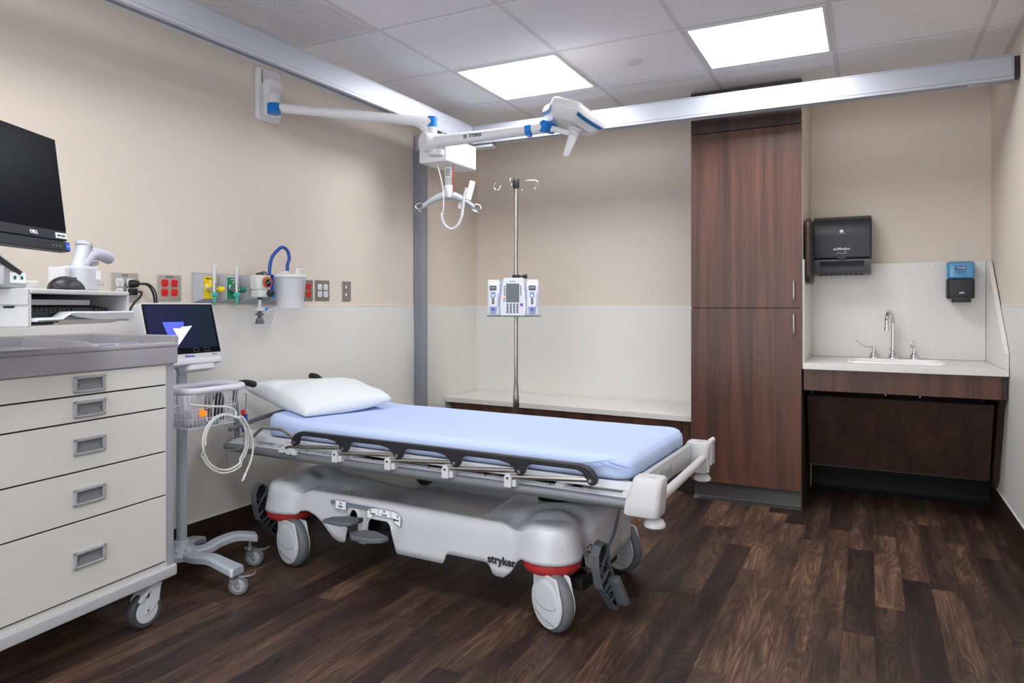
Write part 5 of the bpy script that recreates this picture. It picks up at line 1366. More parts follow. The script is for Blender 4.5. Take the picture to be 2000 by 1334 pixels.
# ================================================================== fittings on the left wall (local: x out of the wall, y along the wall)
def receptacle(parent, y, z, m, x=0.006):
    b_ = MB(); b_.prism([(y-0.016, z-0.009), (y-0.011, z-0.0165), (y+0.011, z-0.0165), (y+0.016, z-0.009), (y+0.016, z+0.009), (y+0.011, z+0.0165), (y-0.011, z+0.0165), (y-0.016, z+0.009)], x-0.001, x+0.003, 'YZ')
    r = b_.build('receptacle', m, parent, bevel=0.001)
    s_ = MB(); s_.bx(x+0.003, x+0.0034, y-0.0075, y-0.0055, z-0.001, z+0.007).bx(x+0.003, x+0.0034, y+0.0055, y+0.0075, z-0.001, z+0.006).cyl((x+0.003, y, z-0.008), (x+0.0034, y, z-0.008), 0.0028, seg=8)
    s_.build('slots', 'gap_black', r)
    return r
def wall_plate(name, label, y0, y1, z0, z1, rec=None, word=None, cat='outlet'):
    t = thing(name, label, cat, (0.0062, (y0+y1)/2, (z0+z1)/2), group='steel outlet plates on the left wall'); w_, h_ = (y1-y0), (z1-z0)
    MB().rbox((0.003, 0, 0), (0.006, w_, h_), 0.003, 0.0015, axis='X').build('plate', 'plate_steel', t)
    if word: t.children[0].data.materials[0] = M('plate_light')
    if rec:
        for yy in (-0.0235, 0.0235):
            for zz in (-0.021, 0.019): receptacle(t, yy, zz, rec)
    if word: text('lettering', word, 0.0105, t, (0.0062, 0, h_/2-0.011), FACE_PX, 'print_dark', bold=0.0002)
    s_ = MB(); s_.cyl((0.0055, 0, 0), (0.0068, 0, 0), 0.0022, seg=8); s_.build('screw', 'satin_steel', t)
    return t
OX = 0.0
w1 = wall_plate('wall_outlet', 'steel four-gang outlet plate with a black plug in its corner', 1.768, 1.882, 1.143, 1.260, 'white_outlet', 'LD-23')
w2 = wall_plate('wall_outlet', 'steel outlet plate with four red sockets left of the gas panels', 1.972, 2.087, 1.147, 1.260, 'red_outlet', 'ECL2-16')
w3 = wall_plate('wall_outlet', 'steel outlet plate with red sockets half hidden by the suction canister', 2.797, 2.911, 1.152, 1.264, 'red_outlet')
w4 = wall_plate('wall_outlet', 'steel outlet plate with four pale grey sockets right of the red ones', 2.932, 3.043, 1.153, 1.266, 'white_outlet')
w5 = thing('data_outlet', 'narrow steel data plate with two purple jacks', 'data outlet', (0.0, 3.191, 1.209))
MB().rbox((0.003, 0, 0), (0.006, 0.072, 0.114), 0.003, 0.0015, axis='X').build('plate', 'plate_steel', w5)
for zz in (0.024, -0.020):
    j = MB().bx(0.0055, 0.008, -0.014, 0.002, zz-0.007, zz+0.007).build('jack', 'white_outlet', w5, bevel=0.0005)
    MB().bx(0.0055, 0.0085, 0.002, 0.010, zz-0.007, zz+0.007).build('jack_cap', 'jack_purple', w5, bevel=0.0005)
for w_ in (w1, w2, w3, w4): w_.location.x = 0.0
for w_ in (w1, w2, w3, w4, w5): w_.location.x = 0.0002
# plugs and cord in the first plate
pc = thing('power_cord', 'black power cord with angled plug in the steel outlet beside the scanner', 'power cord', (0.0095, 1.845, 1.215), group='black power cords')
m_ = MB(); m_.lathe([(0.016, 0.001), (0.017, 0.012), (0.013, 0.032), (0.009, 0.036)], (0, 0, 0), d=(1, 0.55, 0.05), seg=18); m_.build('plug', 'black_rubber', pc)
m_ = MB(); m_.tube([(0.028, 0.016, 0.0), (0.045, 0.045, -0.004), (0.048, 0.068, -0.035), (0.045, 0.080, -0.085), (0.042, 0.09, -0.16), (0.040, 0.10, -0.25)], 0.0045, smooth=5, seg=8)
m_.tube([(0.028, 0.018, 0.001), (0.045, 0.05, 0.0), (0.052, 0.075, -0.03), (0.048, 0.088, -0.085), (0.045, 0.10, -0.16), (0.043, 0.105, -0.25)], 0.0030, smooth=5, seg=8); m_.build('cord', 'black_rubber', pc)
pc2 = thing('power_cord', 'short black looped plug in the lower socket of the same outlet', 'power cord', (0.0095, 1.848, 1.182), group='black power cords')
m_ = MB(); m_.rbox((0.012, 0, 0), (0.022, 0.034, 0.026), 0.006, 0.004); m_.build('plug', 'black_rubber', pc2)
m_ = MB(); m_.tube([(0.024, 0.006, 0), (0.040, 0.020, -0.002), (0.036, 0.014, -0.022), (0.030, -0.01, -0.05), (0.026, -0.03, -0.09)], 0.0045, smooth=5, seg=8); m_.build('cord', 'black_rubber', pc2)

# medical gas panel
gp = thing('medical_gas_panel', 'grey four-bay medical gas panel on the left wall', 'gas panel', (0, 2.40, 1.206))
YB = [2.146, 2.272, 2.405, 2.545, 2.668]
plates = [('yellow_plate', 'MEDICAL AIR'), ('green_plate', 'OXYGEN'), ('blue_grey_plate', 'VACUUM'), ('blue_grey_plate', '')]
MB().bx(0.0003, 0.010, YB[0]-2.40, YB[-1]-2.40, -0.070, 0.070).build('back_plate', 'raceway_grey', gp, bevel=0.001)
for i in range(4):
    y0, y1 = YB[i]-2.40, YB[i+1]-2.40; yc = (y0+y1)/2
    m_ = MB(); m_.rings([[Vector((0.009, y0, -0.068)), Vector((0.009, y1, -0.068)), Vector((0.009, y1, 0.068)), Vector((0.009, y0, 0.068))],
                         [Vector((0.044, yc-0.036, -0.050)), Vector((0.044, yc+0.036, -0.050)), Vector((0.044, yc+0.036, 0.052)), Vector((0.044, yc-0.036, 0.052))]])
    b_ = m_.build('bay', 'raceway_grey', gp, bevel=0.001)
    m_n, wd = plates[i]
    MB().bx(0.044, 0.0455, yc-0.034, yc+0.034, -0.049, 0.051).build('gas_plate', m_n, b_, bevel=0.0005)
    if wd: text('lettering', wd, 0.0085, b_, (0.0458, yc, 0.042), FACE_PX, 'print_dark' if i != 1 else 'print_white', bold=0.0002)
    if i < 3:
        m_ = MB(); m_.lathe([(0.020, 0.0455), (0.020, 0.050), (0.016, 0.053)], (0, yc, 0.0), 'X', seg=24); m_.build('gas_socket', 'label_white' if i == 2 else ('yellow_plate' if i == 0 else 'dark_green'), b_)
        m_ = MB(); m_.bx(0.0453, 0.0462, yc-0.025, yc+0.015, -0.012, 0.016); m_.build('socket_backing', 'label_white', b_)
    m_ = MB(); m_.prism([(yc-0.006, 0.026), (yc+0.006, 0.026), (yc, 0.034)], 0.0456, 0.046, 'YZ'); m_.cyl((0.0456, yc, -0.032), (0.0465, yc, -0.032), 0.003, seg=8); m_.build('plate_mark', 'label_white' if i < 2 else 'print_grey', b_)

def flowmeter(y, knob, label):
    t = thing('flowmeter', label, 'flowmeter', (0.053, y, 1.199), group='flowmeters on the gas panel')
    m_ = MB(); m_.cyl((0, 0, 0), (0.030, 0, 0), 0.009); m_.cyl((0.030, -0.0, 0), (0.045, 0.0, 0), 0.011); m_.build('adapter', 'zinc', t)
    m_ = MB(); m_.cyl((0.042, 0.0, -0.012), (0.042, 0.0, 0.030), 0.010); m_.cyl((0.042, 0, 0), (0.042, 0.020, 0), 0.006); m_.build('valve_body', 'zinc', t, bevel=0.001)
    m_ = MB(); m_.lathe([(0.011, 0.018), (0.014, 0.024), (0.014, 0.045), (0.010, 0.049)], (0.042, 0, 0), 'Y', seg=16); m_.build('knob', knob, t)
    m_ = MB(); m_.lathe([(0.0105, 0.026), (0.0105, 0.112), (0.009, 0.115)], (0.042, 0, 0), seg=20); tb = m_.build('flow_tube', 'clear_plastic', t)
    m_ = MB(); m_.lathe([(0.0035, 0.03), (0.0045, 0.108)], (0.042, 0, 0), seg=10); m_.sphere((0.042, 0, 0.034), 0.004); m_.build('inner_tube', 'label_white', tb)
    m_ = MB()
    for k in range(8): m_.bx(0.0518, 0.0525, -0.004, 0.004, 0.036+k*0.009, 0.0368+k*0.009)
    m_.build('scale', 'print_dark', tb)
    m_ = MB(); m_.lathe([(0.012, -0.012), (0.014, -0.020), (0.012, -0.030), (0.007, -0.034), (0.008, -0.042), (0.0055, -0.046), (0.0065, -0.054), (0.004, -0.058), (0.005, -0.066), (0.003, -0.070)], (0.042, 0, 0), seg=16); m_.build('nozzle', 'teal_plastic', t)
flowmeter(2.190, 'yellow_plate', 'flowmeter with a yellow knob plugged into the yellow gas plate')
flowmeter(2.315, 'dark_green', 'flowmeter with a green knob plugged into the green oxygen plate')

# suction regulator with gauge
rg = thing('suction_regulator', 'cream suction regulator with round pressure gauge on the gas panel', 'suction regulator', (0.0475, 2.447, 1.206))
m_ = MB(); m_.cyl((0, 0, 0), (0.030, 0, 0), 0.013); m_.build('adapter', 'zinc', rg)
m_ = MB(); m_.rbox((0.062, -0.005, 0.030), (0.064, 0.082, 0.072), 0.014, 0.008); m_.rbox((0.060, -0.005, -0.022), (0.060, 0.070, 0.038), 0.012, 0.008); bdy = m_.build('housing', 'cart_white', rg)
m_ = MB(); m_.lathe([(0.026, 0.092), (0.028, 0.098), (0.026, 0.104), (0.0, 0.104)], (0, 0.006, 0.032), 'X', seg=32, cap=False); g_ = m_.build('gauge', 'gauge_orange', rg)
for r0, r1, a0, a1, m_n in ((0.019, 0.0245, 60, 150, 'gauge_yellow'), (0.019, 0.0245, 200, 340, 'gauge_red')):
    m_ = MB(); n_ = 14; q = []
    for k in range(n_+1): a = radians(a0+(a1-a0)*k/n_); q.append(Vector((0.1045, 0.006+r1*cos(a), 0.032+r1*sin(a))))
    for k in range(n_, -1, -1): a = radians(a0+(a1-a0)*k/n_); q.append(Vector((0.1045, 0.006+r0*cos(a), 0.032+r0*sin(a))))
    for k in range(n_): m_.add([q[k], q[k+1], q[-k-2], q[-k-1]], [(0, 1, 2, 3)])
    m_.build('gauge_band', m_n, g_, fix=False)
m_ = MB(); m_.lathe([(0.0185, 0.1042), (0.0185, 0.1052)], (0, 0.006, 0.032), 'X', seg=28); m_.build('gauge_face', 'screen_black', g_)
m_ = MB()
for k in range(9):
    a = radians(-40+k*32.5); c_ = Vector((0.1056, 0.006+0.014*cos(a), 0.032+0.014*sin(a))); m_.box(c_, (0.0006, 0.004, 0.0014), r=(a, 0, 0))
m_.box((0.1058, 0.005, 0.030), (0.0006, 0.028, 0.002), r=(radians(38), 0, 0)); m_.build('needle', 'label_white', g_)
m_ = MB(); m_.lathe([(0.0165, 0.085), (0.0165, 0.108), (0.012, 0.111)], (0, 0.024, -0.022), 'X', seg=20); m_.box((0.109, 0.024, -0.022), (0.008, 0.028, 0.007), r=(radians(35), 0, 0)); m_.build('control_knob', 'black_plastic', rg)
m_ = MB(); m_.lathe([(0.022, 0.066), (0.020, 0.074), (0.008, 0.079)], (0.062, -0.006, 0), seg=20); m_.tube([(0.062, 0.0, 0.078), (0.070, 0.015, 0.082), (0.070, 0.028, 0.072)], 0.003, smooth=4, seg=8); m_.build('selector_knob', 'black_plastic', rg)
m_ = MB(); m_.cyl((0.062, -0.008, -0.042), (0.062, -0.008, -0.052), 0.010); m_.build('collar', 'black_plastic', rg)
m_ = MB(); m_.cyl((0.062, -0.008, -0.052), (0.062, -0.008, -0.088), 0.0075); m_.lathe([(0.010, -0.088), (0.024, -0.092), (0.024, -0.106), (0.010, -0.109)], (0.062, -0.008, 0), seg=20); m_.build('trap_body', 'clear_grey', rg)
m_ = MB(); m_.lathe([(0.008, -0.109), (0.009, -0.113), (0.022, -0.124), (0.021, -0.127), (0.008, -0.128), (0.010, -0.136), (0.015, -0.145), (0.021, -0.162), (0.021, -0.168), (0.006, -0.169)], (0.062, -0.008, 0), seg=14); m_.build('drain_knob', 'pedal_grey', rg, angle=50)
m_ = MB(); m_.lathe([(0.006, 0.0), (0.006, 0.022), (0.008, 0.024), (0.005, 0.034)], (0.062, 0.014, -0.099), 'Y', seg=12); m_.build('side_fitting', 'fitting_blue', rg)

# blue bracket and suction canister with hose
br = MB(); br.bx(-0.012, 0.010, -0.018, 0.020, -0.045, 0.030).prism([(-0.018, 0.028), (-0.018, 0.060), (-0.010, 0.060), (-0.008, 0.034), (0.012, 0.034), (0.012, 0.060), (0.020, 0.060), (0.020, 0.028)], -0.010, 0.010, 'YZ')
br = br.build('canister_bracket', 'bracket_blue', None, bevel=0.002, loc=(0.086, 2.521, 1.218)); tag(br, 'bright blue bracket holding the clear canister beside the gauge', 'bracket')
m_ = MB(); m_.bx(-0.041, -0.012, -0.012, 0.010, -0.030, 0.020); m_.build('wall_mount', 'bracket_blue', br)
cn = thing('suction_canister', 'clear plastic suction canister with white lid on the wall', 'canister', (0.125, 2.622, 1.108))
m_ = MB(); m_.lathe([(0.0, 0.0), (0.060, 0.0), (0.064, 0.004), (0.077, 0.160), (0.077, 0.162), (0.0745, 0.162), (0.0615, 0.007), (0.0, 0.005)], seg=44, cap=False); m_.build('cup', 'translucent_plastic', cn)
m_ = MB(); m_.lathe([(0.083, 0.158), (0.085, 0.164), (0.083, 0.172), (0.070, 0.176), (0.0, 0.178)], seg=44); lid = m_.build('lid', 'lift_white', cn)
m_ = MB(); m_.cyl((0.0, -0.02, 0.176), (0.0, -0.02, 0.186), 0.012, 0.009); m_.cyl((0.02, 0.030, 0.176), (0.02, 0.030, 0.206), 0.012); m_.cyl((0.02, 0.030, 0.199), (0.02, 0.065, 0.201), 0.006); m_.box((0.01, -0.052, 0.182), (0.02, 0.038, 0.010), r=(0.2, 0, 0)); m_.build('port', 'lift_white', lid)
m_ = MB()
for k in range(12): m_.tube([((0.0655+0.011*k/12)*cos(a)*1.012, (0.0655+0.011*k/12)*sin(a)*1.012, 0.022+k*0.011) for a in (radians(8), radians(16), radians(24 if k % 3 else 34))], 0.0008, seg=4)
m_.build('scale', 'label_blue', cn)
bh = MB(); bh.tube([(0.086, 2.523, 1.249), (0.086, 2.524, 1.31), (0.092, 2.534, 1.365), (0.102, 2.562, 1.402), (0.106, 2.59, 1.418), (0.110, 2.618, 1.402), (0.115, 2.625, 1.365), (0.124, 2.604, 1.330), (0.125, 2.602, 1.312), (0.125, 2.602, 1.2965)], 0.0085, smooth=6, seg=14)
bh = bh.build('blue_hose', 'tube_blue', None); tag(bh, 'blue suction hose arching above the clear canister', 'hose')
ch = MB(); ch.tube([(0.115, 2.546, 1.110), (0.118, 2.50, 1.108), (0.115, 2.468, 1.085), (0.112, 2.460, 1.052), (0.112, 2.478, 1.030), (0.114, 2.505, 1.030), (0.115, 2.528, 1.055), (0.115, 2.535, 1.09), (0.112, 2.530, 1.12)], 0.0040, smooth=6, seg=10)
ch = ch.build('clear_hose', 'clear_tube', None); tag(ch, 'thin clear tube looping below the suction canister', 'tube')
ft = MB(); ft.cyl((0, 0, 0), (0, 0, -0.026), 0.008); ft.cyl((0, 0, -0.004), (0, 0, 0.014), 0.004); ft = ft.build('elbow_fitting', 'fitting_blue', None, loc=(0.085, 2.5505, 1.188)); tag(ft, 'small blue elbow fitting between the bracket and the canister', 'fitting')

# ================================================================== exam light on the wall
xl_ = thing('exam_light', 'white and blue swing arm examination light on the left wall', 'exam light', (0, 2.58, 2.18))
Lx = (0, -2.58, -2.18)
m_ = MB(); m_.rbox((0.014, 2.580, 2.185), (0.027, 0.145, 0.265), 0.020, 0.006, axis='X'); m_.rbox((0.045, 2.585, 2.17), (0.05, 0.10, 0.20), 0.03, 0.018, axis='X'); wp = m_.build('wall_plate', 'lift_white', xl_, loc=Lx)
for k, (z_, wt) in enumerate(((2.30, 'STERIS'), (2.285, 'VISUM'))): pass
text('lettering', 'HARMONY', 0.013, wp, (0.0282, 2.530, 2.270), tuple((Matrix.Rotation(pi/2, 3, 'Z') @ Matrix.Rotation(pi/2, 3, 'X') @ Matrix.Rotation(-pi/2, 3, 'Z')).to_euler()), 'print_dark')
m_ = MB(); m_.lathe([(0.030, 2.065), (0.032, 2.10), (0.032, 2.165), (0.031, 2.17)], (0.105, 2.54, 0), seg=28); m_.rbox((0.075, 2.56, 2.13), (0.06, 0.05, 0.07), 0.015, 0.008); m_.build('pivot', 'lift_white', xl_, loc=Lx)
m_ = MB(); m_.lathe([(0.026, 2.060), (0.0325, 2.062), (0.0325, 2.108), (0.031, 2.110)], (0.135, 2.505, 0), seg=24); m_.build('blue_joint', 'steris_blue', xl_, loc=Lx)
E0, E1 = Vector((0.14, 2.51, 2.094)), Vector((0.655, 3.085, 2.094))
m_ = MB(); m_.tube([E0+(E1-E0)*k/10 for k in range(11)], [0.024]*4+[0.026]*5+[0.027, 0.030], seg=20)
m_.tube([E1-(E1-E0).normalized()*0.10+Vector((0, 0, -0.005)), E1-(E1-E0).normalized()*0.05+Vector((0, 0, -0.015)), E1+Vector((0.0, 0.0, -0.065))], 0.022, smooth=4)
m_.build('upper_arm', 'lift_white', xl_, loc=Lx)
E1 = Vector((0.663, 3.091, 0))
m_ = MB(); m_.lathe([(0.029, 1.97), (0.029, 2.07)], (E1.x, E1.y, 0), seg=28); m_.build('elbow_column', 'lift_white', xl_, loc=Lx)
m_ = MB(); m_.lathe([(0.030, 2.066), (0.0305, 2.118), (0.026, 2.122)], (E1.x, E1.y, 0), seg=28); m_.build('blue_joint', 'steris_blue', xl_, loc=Lx)
# barrel: axis roughly toward the viewer's left
ba = Vector((cos(radians(-118)), sin(radians(-118)), 0))
bc = E1+Vector((0, 0, 1.985))
m_ = MB(); m_.lathe([(0.050, -0.055), (0.052, -0.045), (0.052, 0.050), (0.049, 0.054), (0.0, 0.056)], tuple(bc+Vector((0.0, 0.0, 0.0))-ba*0.0), d=tuple(ba), seg=36); m_.build('elbow_barrel', 'lift_white', xl_, loc=Lx)
m_ = MB(); m_.lathe([(0.040, -0.06), (0.042, -0.035), (0.036, 0.0)], (E1.x+0.015, E1.y+0.02, 1.98), seg=28); m_.build('elbow_cup', 'lift_white', xl_, loc=Lx)
F0, F1 = bc+Vector((0.02, -0.01, 0.0)), Vector((1.246, 3.150, 2.006))
m_ = MB(); dv_ = (F1-F0); m_.tube([F0+dv_*k/6 for k in range(7)], [0.034, 0.031, 0.030, 0.028, 0.027, 0.026, 0.026], seg=24); fa = m_.build('lower_arm', 'lift_white', xl_, loc=Lx)
dn = dv_.normalized(); ang_f = atan2(dn.y, dn.x)
text('lettering', 'STERIS', 0.022, fa, tuple(F0+dv_*0.44+Vector((dn.y, -dn.x, 0))*0.031), (pi/2, 0, ang_f), 'print_dark', bold=0.0004, sx=1.1)
m_ = MB(); m_.box(tuple(F0+dv_*0.34+Vector((dn.y, -dn.x, 0))*0.0305), (0.018, 0.001, 0.018), r=(0, 0, ang_f)); m_.build('emblem', 'print_grey', fa)
m_ = MB(); m_.cyl(F0+dv_*0.905, F0+dv_*0.965, 0.0285, seg=24); m_.box(tuple(F0+dv_*0.935+Vector((0, 0, -0.024))), (0.022, 0.03, 0.02), r=(0, 0, ang_f)); m_.build('blue_joint', 'steris_blue', xl_, loc=Lx)
F2 = F1+dn*0.06
m_ = MB(); m_.cyl(F0+dv_*0.96, F2, 0.0275, seg=24); m_.build('wrist', 'lift_white', xl_, loc=Lx)
m_ = MB(); m_.cyl(F2+Vector((-0.012, -0.034, 0)), F2+Vector((0.012, 0.030, 0.0)), 0.030, seg=28); m_.build('blue_joint', 'steris_blue', xl_, loc=Lx)
m_ = MB(); m_.tube([F2+Vector((0.0, 0, -0.004)), F2+Vector((0.05, 0.0, -0.018)), F2+Vector((0.10, 0.0, -0.036)), F2+Vector((0.130, 0.0, -0.040)), F2+Vector((0.150, 0.0, -0.040))], [0.022, 0.020, 0.017, 0.015, 0.015, 0.014]+[0.014]*30, smooth=4, seg=16); m_.build('yoke', 'lift_white', xl_, loc=Lx)
# lamp head: local x to the right, y up in plan, z away from the lens; tilted
HP = Vector((1.420, 3.19, 2.045))
def tri(s_, z, L_=0.158, cut=0.40):
    """plan of the head: triangle with wide cut corners"""
    o = []
    for q in range(3):
        a0 = radians(120*q+HA)
        c_ = Vector((cos(a0), sin(a0), 0)); t_ = Vector((-sin(a0), cos(a0), 0))
        w_ = 0.062; rad = L_
        for f in (-1, -0.9, 0.9, 1):
            k = 1.0 if abs(f) < 0.95 else 0.94
            o.append((c_*rad*k+t_*w_*f*(1.0 if abs(f) < 0.95 else 1.18))*s_+Vector((0, 0, z)))
        # gentle concave long side
        nx = radians(120*(q+1)+HA); c2 = Vector((cos(nx), sin(nx), 0)); t2 = Vector((-sin(nx), cos(nx), 0))
        A_ = o[-1]; B_ = (c2*rad*0.94-t2*w_*1.18)*s_+Vector((0, 0, z))
        mdir = (c_+c2).normalized()
        for k in range(1, 6):
            f = k/6; o.append(A_.lerp(B_, f)-mdir*0.012*s_*sin(pi*f))
    return o
HA = 30
hd_ = MB()
hd_.rings([tri(0.66, -0.044), tri(0.72, -0.044), tri(0.985, -0.004), tri(1.0, 0.004), tri(0.99, 0.030), tri(0.90, 0.044), tri(0.3, 0.050)])
HR = (radians(-7), radians(19), radians(6))
hd_ = hd_.build('lamp_head', 'lift_white', xl_, loc=tuple(HP+Vector(Lx)), rot=HR, angle=50, bevel=0.003)
m_ = MB(); m_.rings([tri(0.68, -0.0442), tri(0.64, -0.050), tri(0.2, -0.053)]); m_.build('lens', 'lens_grey', hd_, angle=60)
for q in range(3):
    A_, B_ = tri(0.90, -0.0165), tri(0.99, -0.0035)
    n_ = len(A_)//3; i0 = q*n_+3
    rr = []
    for k in range(0, n_-2):
        p, r_ = A_[(i0+k) % len(A_)], B_[(i0+k) % len(B_)]
        u_ = (p+r_)*0.5; o_ = Vector((u_.x, u_.y, 0)).normalized()*0.003+Vector((0, 0, -0.002))
        rr.append([p+o_, r_+o_, r_-o_, p-o_])
    m_ = MB(); m_.rings(rr); m_.build('blue_trim', 'head_blue', hd_)
m_ = MB(); m_.lathe([(0.040, -0.052), (0.040, -0.060), (0.030, -0.066), (0.026, -0.085), (0.020, -0.088)], seg=24); hub_ = m_.build('handle_hub', 'clear_grey', hd_, loc=(0.045, -0.02, 0))
m_ = MB(); m_.lathe([(0.022, -0.066), (0.021, -0.10), (0.013, -0.165), (0.011, -0.17)], (0, 0, 0), seg=20); m_.build('sterile_handle', 'translucent_plastic', hub_, rot=(0, 0, 0))
m_ = MB(); m_.lathe([(0.020, 0.0), (0.023, -0.020), (0.021, -0.055), (0.0145, -0.128), (0.012, -0.132)], seg=20); m_.build('grip', 'lift_white', hub_, loc=(0, 0, -0.062))

# ================================================================== patient lift motor on the beam
pl_ = thing('patient_lift', 'white patient lift motor box hanging from the aluminium beam corner', 'patient lift', (0.433, 3.62, 2.045))
m_ = MB(); m_.rbox((0, 0, 0.0), (0.194, 0.345, 0.150), 0.012, 0.0, axis='Y'); bx_ = m_.build('motor_box', 'lift_white', pl_, bevel=0.006, seg=3)
m_ = MB(); m_.bx(-0.03, 0.03, -0.12, -0.04, 0.075, 0.111).bx(-0.03, 0.03, 0.04, 0.12, 0.075, 0.111); m_.build('trolley', 'anodised_dark', pl_, bevel=0.003)
for k, (z_, w_) in enumerate(((0.022, 0.10), (0.013, 0.09), (0.004, 0.07), (-0.008, 0.05))):
    MB().bx(-0.055, -0.055+w_, -0.1732, -0.1726, z_-0.0015, z_+0.0015).build('label_print', 'print_dark', bx_)
MB().bx(0.005, 0.045, -0.1732, -0.1726, 0.028, 0.050).build('label_print', 'print_grey', bx_)
# strap with label
LP = Vector((0.0, 0.0, 0.0))
SX_ = 0.040
m_ = MB(); m_.bx(SX_-0.023, SX_+0.023, -0.0625, -0.0605, -0.205, -0.074); stp = m_.build('strap', 'lens_grey', pl_)
MB().bx(SX_-0.024, SX_+0.024, -0.0637, -0.0627, -0.150, -0.088).build('strap_label', 'label_white', stp)
m_ = MB()
for k in range(6): m_.bx(SX_-0.020, SX_+(0.018 if k % 2 else 0.008), -0.0645, -0.0637, -0.100-k*0.008, -0.097-k*0.008)
m_.build('label_print', 'print_dark', stp)
m_ = MB(); m_.tube([(SX_+0.032, -0.062, -0.075), (SX_+0.034, -0.062, -0.16), (SX_+0.033, -0.062, -0.245)], 0.0025, smooth=4, seg=8); m_.build('emergency_cord', 'cord_red', pl_)
cpz = Vector((SX_, -0.0615, -0.235))
m_ = MB(); m_.lathe([(0.030, 0.035), (0.031, 0.02), (0.028, -0.01), (0.020, -0.036), (0.014, -0.040)], tuple(cpz), seg=24); cpl = m_.build('swivel', 'lift_white', pl_)
# spreader bar (curved) in the direction along the picture
sb_d = Vector((cos(radians(35)), sin(radians(35)), 0))
def sbp(s_, z): return cpz+sb_d*s_+Vector((0, 0, z))
m_ = MB(); rr = []
n_ = Vector((-sb_d.y, sb_d.x, 0))
for k in range(25):
    s_ = -0.155+0.31*k/24; z = -0.020-0.075*(abs(s_)/0.155)**1.7; hh = 0.027-0.009*(abs(s_)/0.155); ww = 0.018
    rr.append([sbp(s_, z)+n_*ww*cos(a)+Vector((0, 0, hh*sin(a))) for a in [2*pi*j/14 for j in range(14)]])
m_.rings(rr); sb = m_.build('spreader_bar', 'raceway_grey', pl_)
def hook(s0, sg):
    m_ = MB(); z0 = -0.095
    pts = [sbp(s0, z0), sbp(s0+sg*0.02, z0-0.012), sbp(s0+sg*0.042, z0-0.006), sbp(s0+sg*0.040, z0+0.012), sbp(s0+sg*0.018, z0+0.022), sbp(s0-sg*0.006, z0+0.014), sbp(s0-sg*0.002, z0)]
    m_.tube(pts, 0.0035, smooth=4, seg=8); m_.tube([sbp(s0-sg*0.01, z0-0.004), sbp(s0+sg*0.012, z0-0.024), sbp(s0+sg*0.026, z0-0.022)], 0.006, smooth=4, seg=8); m_.build('sling_hook', 'chrome', sb)
hook(0.152, 1); hook(-0.152, -1)
m_ = MB(); m_.box(sbp(0.075, -0.075), (0.030, 0.002, 0.055), r=(0, 0.2, radians(35))); m_.build('strap_tag', 'lens_grey', sb)
# hand control with coiled cord
cd_ = thing('hand_control', 'white hand control on a coiled cord hanging from the lift motor', 'hand control', (0.47, 3.46, 1.96))
c0 = Vector((0.47, 3.46, 1.96))
P1 = [Vector(p)-c0 for p in ((0.4525, 3.462, 1.967), (0.470, 3.468, 1.90), (0.490, 3.472, 1.80), (0.4935, 3.470, 1.70), (0.482, 3.470, 1.668))]
m_ = MB(); m_.tube(P1, 0.0035, smooth=5, seg=8); cc = m_.build('cord', 'lift_white', cd_)
path = spline([Vector(p)-c0 for p in ((0.482, 3.468, 1.668), (0.486, 3.468, 1.630), (0.505, 3.475, 1.592), (0.535, 3.488, 1.574), (0.568, 3.500, 1.592), (0.590, 3.512, 1.640), (0.598, 3.518, 1.70), (0.604, 3.520, 1.76), (0.618, 3.528, 1.815))], 40)
hel = []; tt = 0
for i in range(len(path)-1):
    t = (path[i+1]-path[i]).normalized(); a = t.orthogonal().normalized() if i == 0 else (a-t*a.dot(t)).normalized(); b_ = t.cross(a)
    tt += (path[i+1]-path[i]).length/0.0068*2*pi
    hel.append((path[i], a.copy(), b_.copy(), tt))
hp_ = []
for i in range(len(hel)-1):
    for k in range(6):
        f = k/6; p = hel[i][0].lerp(hel[i+1][0], f); ph = hel[i][3]+(hel[i+1][3]-hel[i][3])*f
        hp_.append(p+hel[i][1]*cos(ph)*0.0075+hel[i][2]*sin(ph)*0.0075)
m_ = MB(); m_.tube(hp_, 0.0027, seg=6); m_.tube(path, 0.0055, seg=8); m_.build('coiled_cord', 'lift_white', cd_, angle=80)
m_ = MB(); m_.rbox((0.638-c0.x, 3.535-c0.y, 1.80-c0.z), (0.036, 0.020, 0.115), 0.009, 0.005, rot=(0, radians(14), radians(25))); m_.build('handset', 'lift_white', cd_)

# ================================================================== IV pole with infusion pump
IVX, IVY = 0.785, 3.84
iv = thing('iv_pole', 'chrome intravenous pole on wheels behind the stretcher', 'IV pole', (IVX, IVY, 0))
m_ = MB(); m_.lathe([(0.0125, 0.50), (0.0125, 1.885)], seg=20); m_.build('upper_pole', 'satin_steel', iv)
m_ = MB(); m_.lathe([(0.017, 0.10), (0.017, 0.50), (0.020, 0.505), (0.020, 0.56), (0.0165, 0.58), (0.0155, 0.64)], seg=20); m_.build('lower_pole', 'satin_steel', iv)
m_ = MB(); m_.lathe([(0.016, 1.845), (0.020, 1.855), (0.022, 1.895), (0.018, 1.905), (0.006, 1.908)], seg=20); m_.build('top_collar', 'black_plastic', iv)
hk = MB(); hk.tube([(0.015, 0, 1.888), (0.10, 0, 1.893), (0.130, 0, 1.888), (0.142, 0, 1.868), (0.134, 0, 1.848), (0.118, 0, 1.842), (0.104, 0, 1.852), (0.100, 0, 1.870)], 0.0028, smooth=5, seg=8)
h0 = hk.build('hanging_hook', 'chrome', iv, rot=(0, 0, radians(12)))
for a in (102, 192, 282): copy_part(h0, iv, rot=(0, 0, radians(a)))
m_ = MB(); m_.lathe([(0.045, 0.085), (0.045, 0.11), (0.025, 0.125)], seg=24); m_.build('base_hub', 'black_plastic', iv)
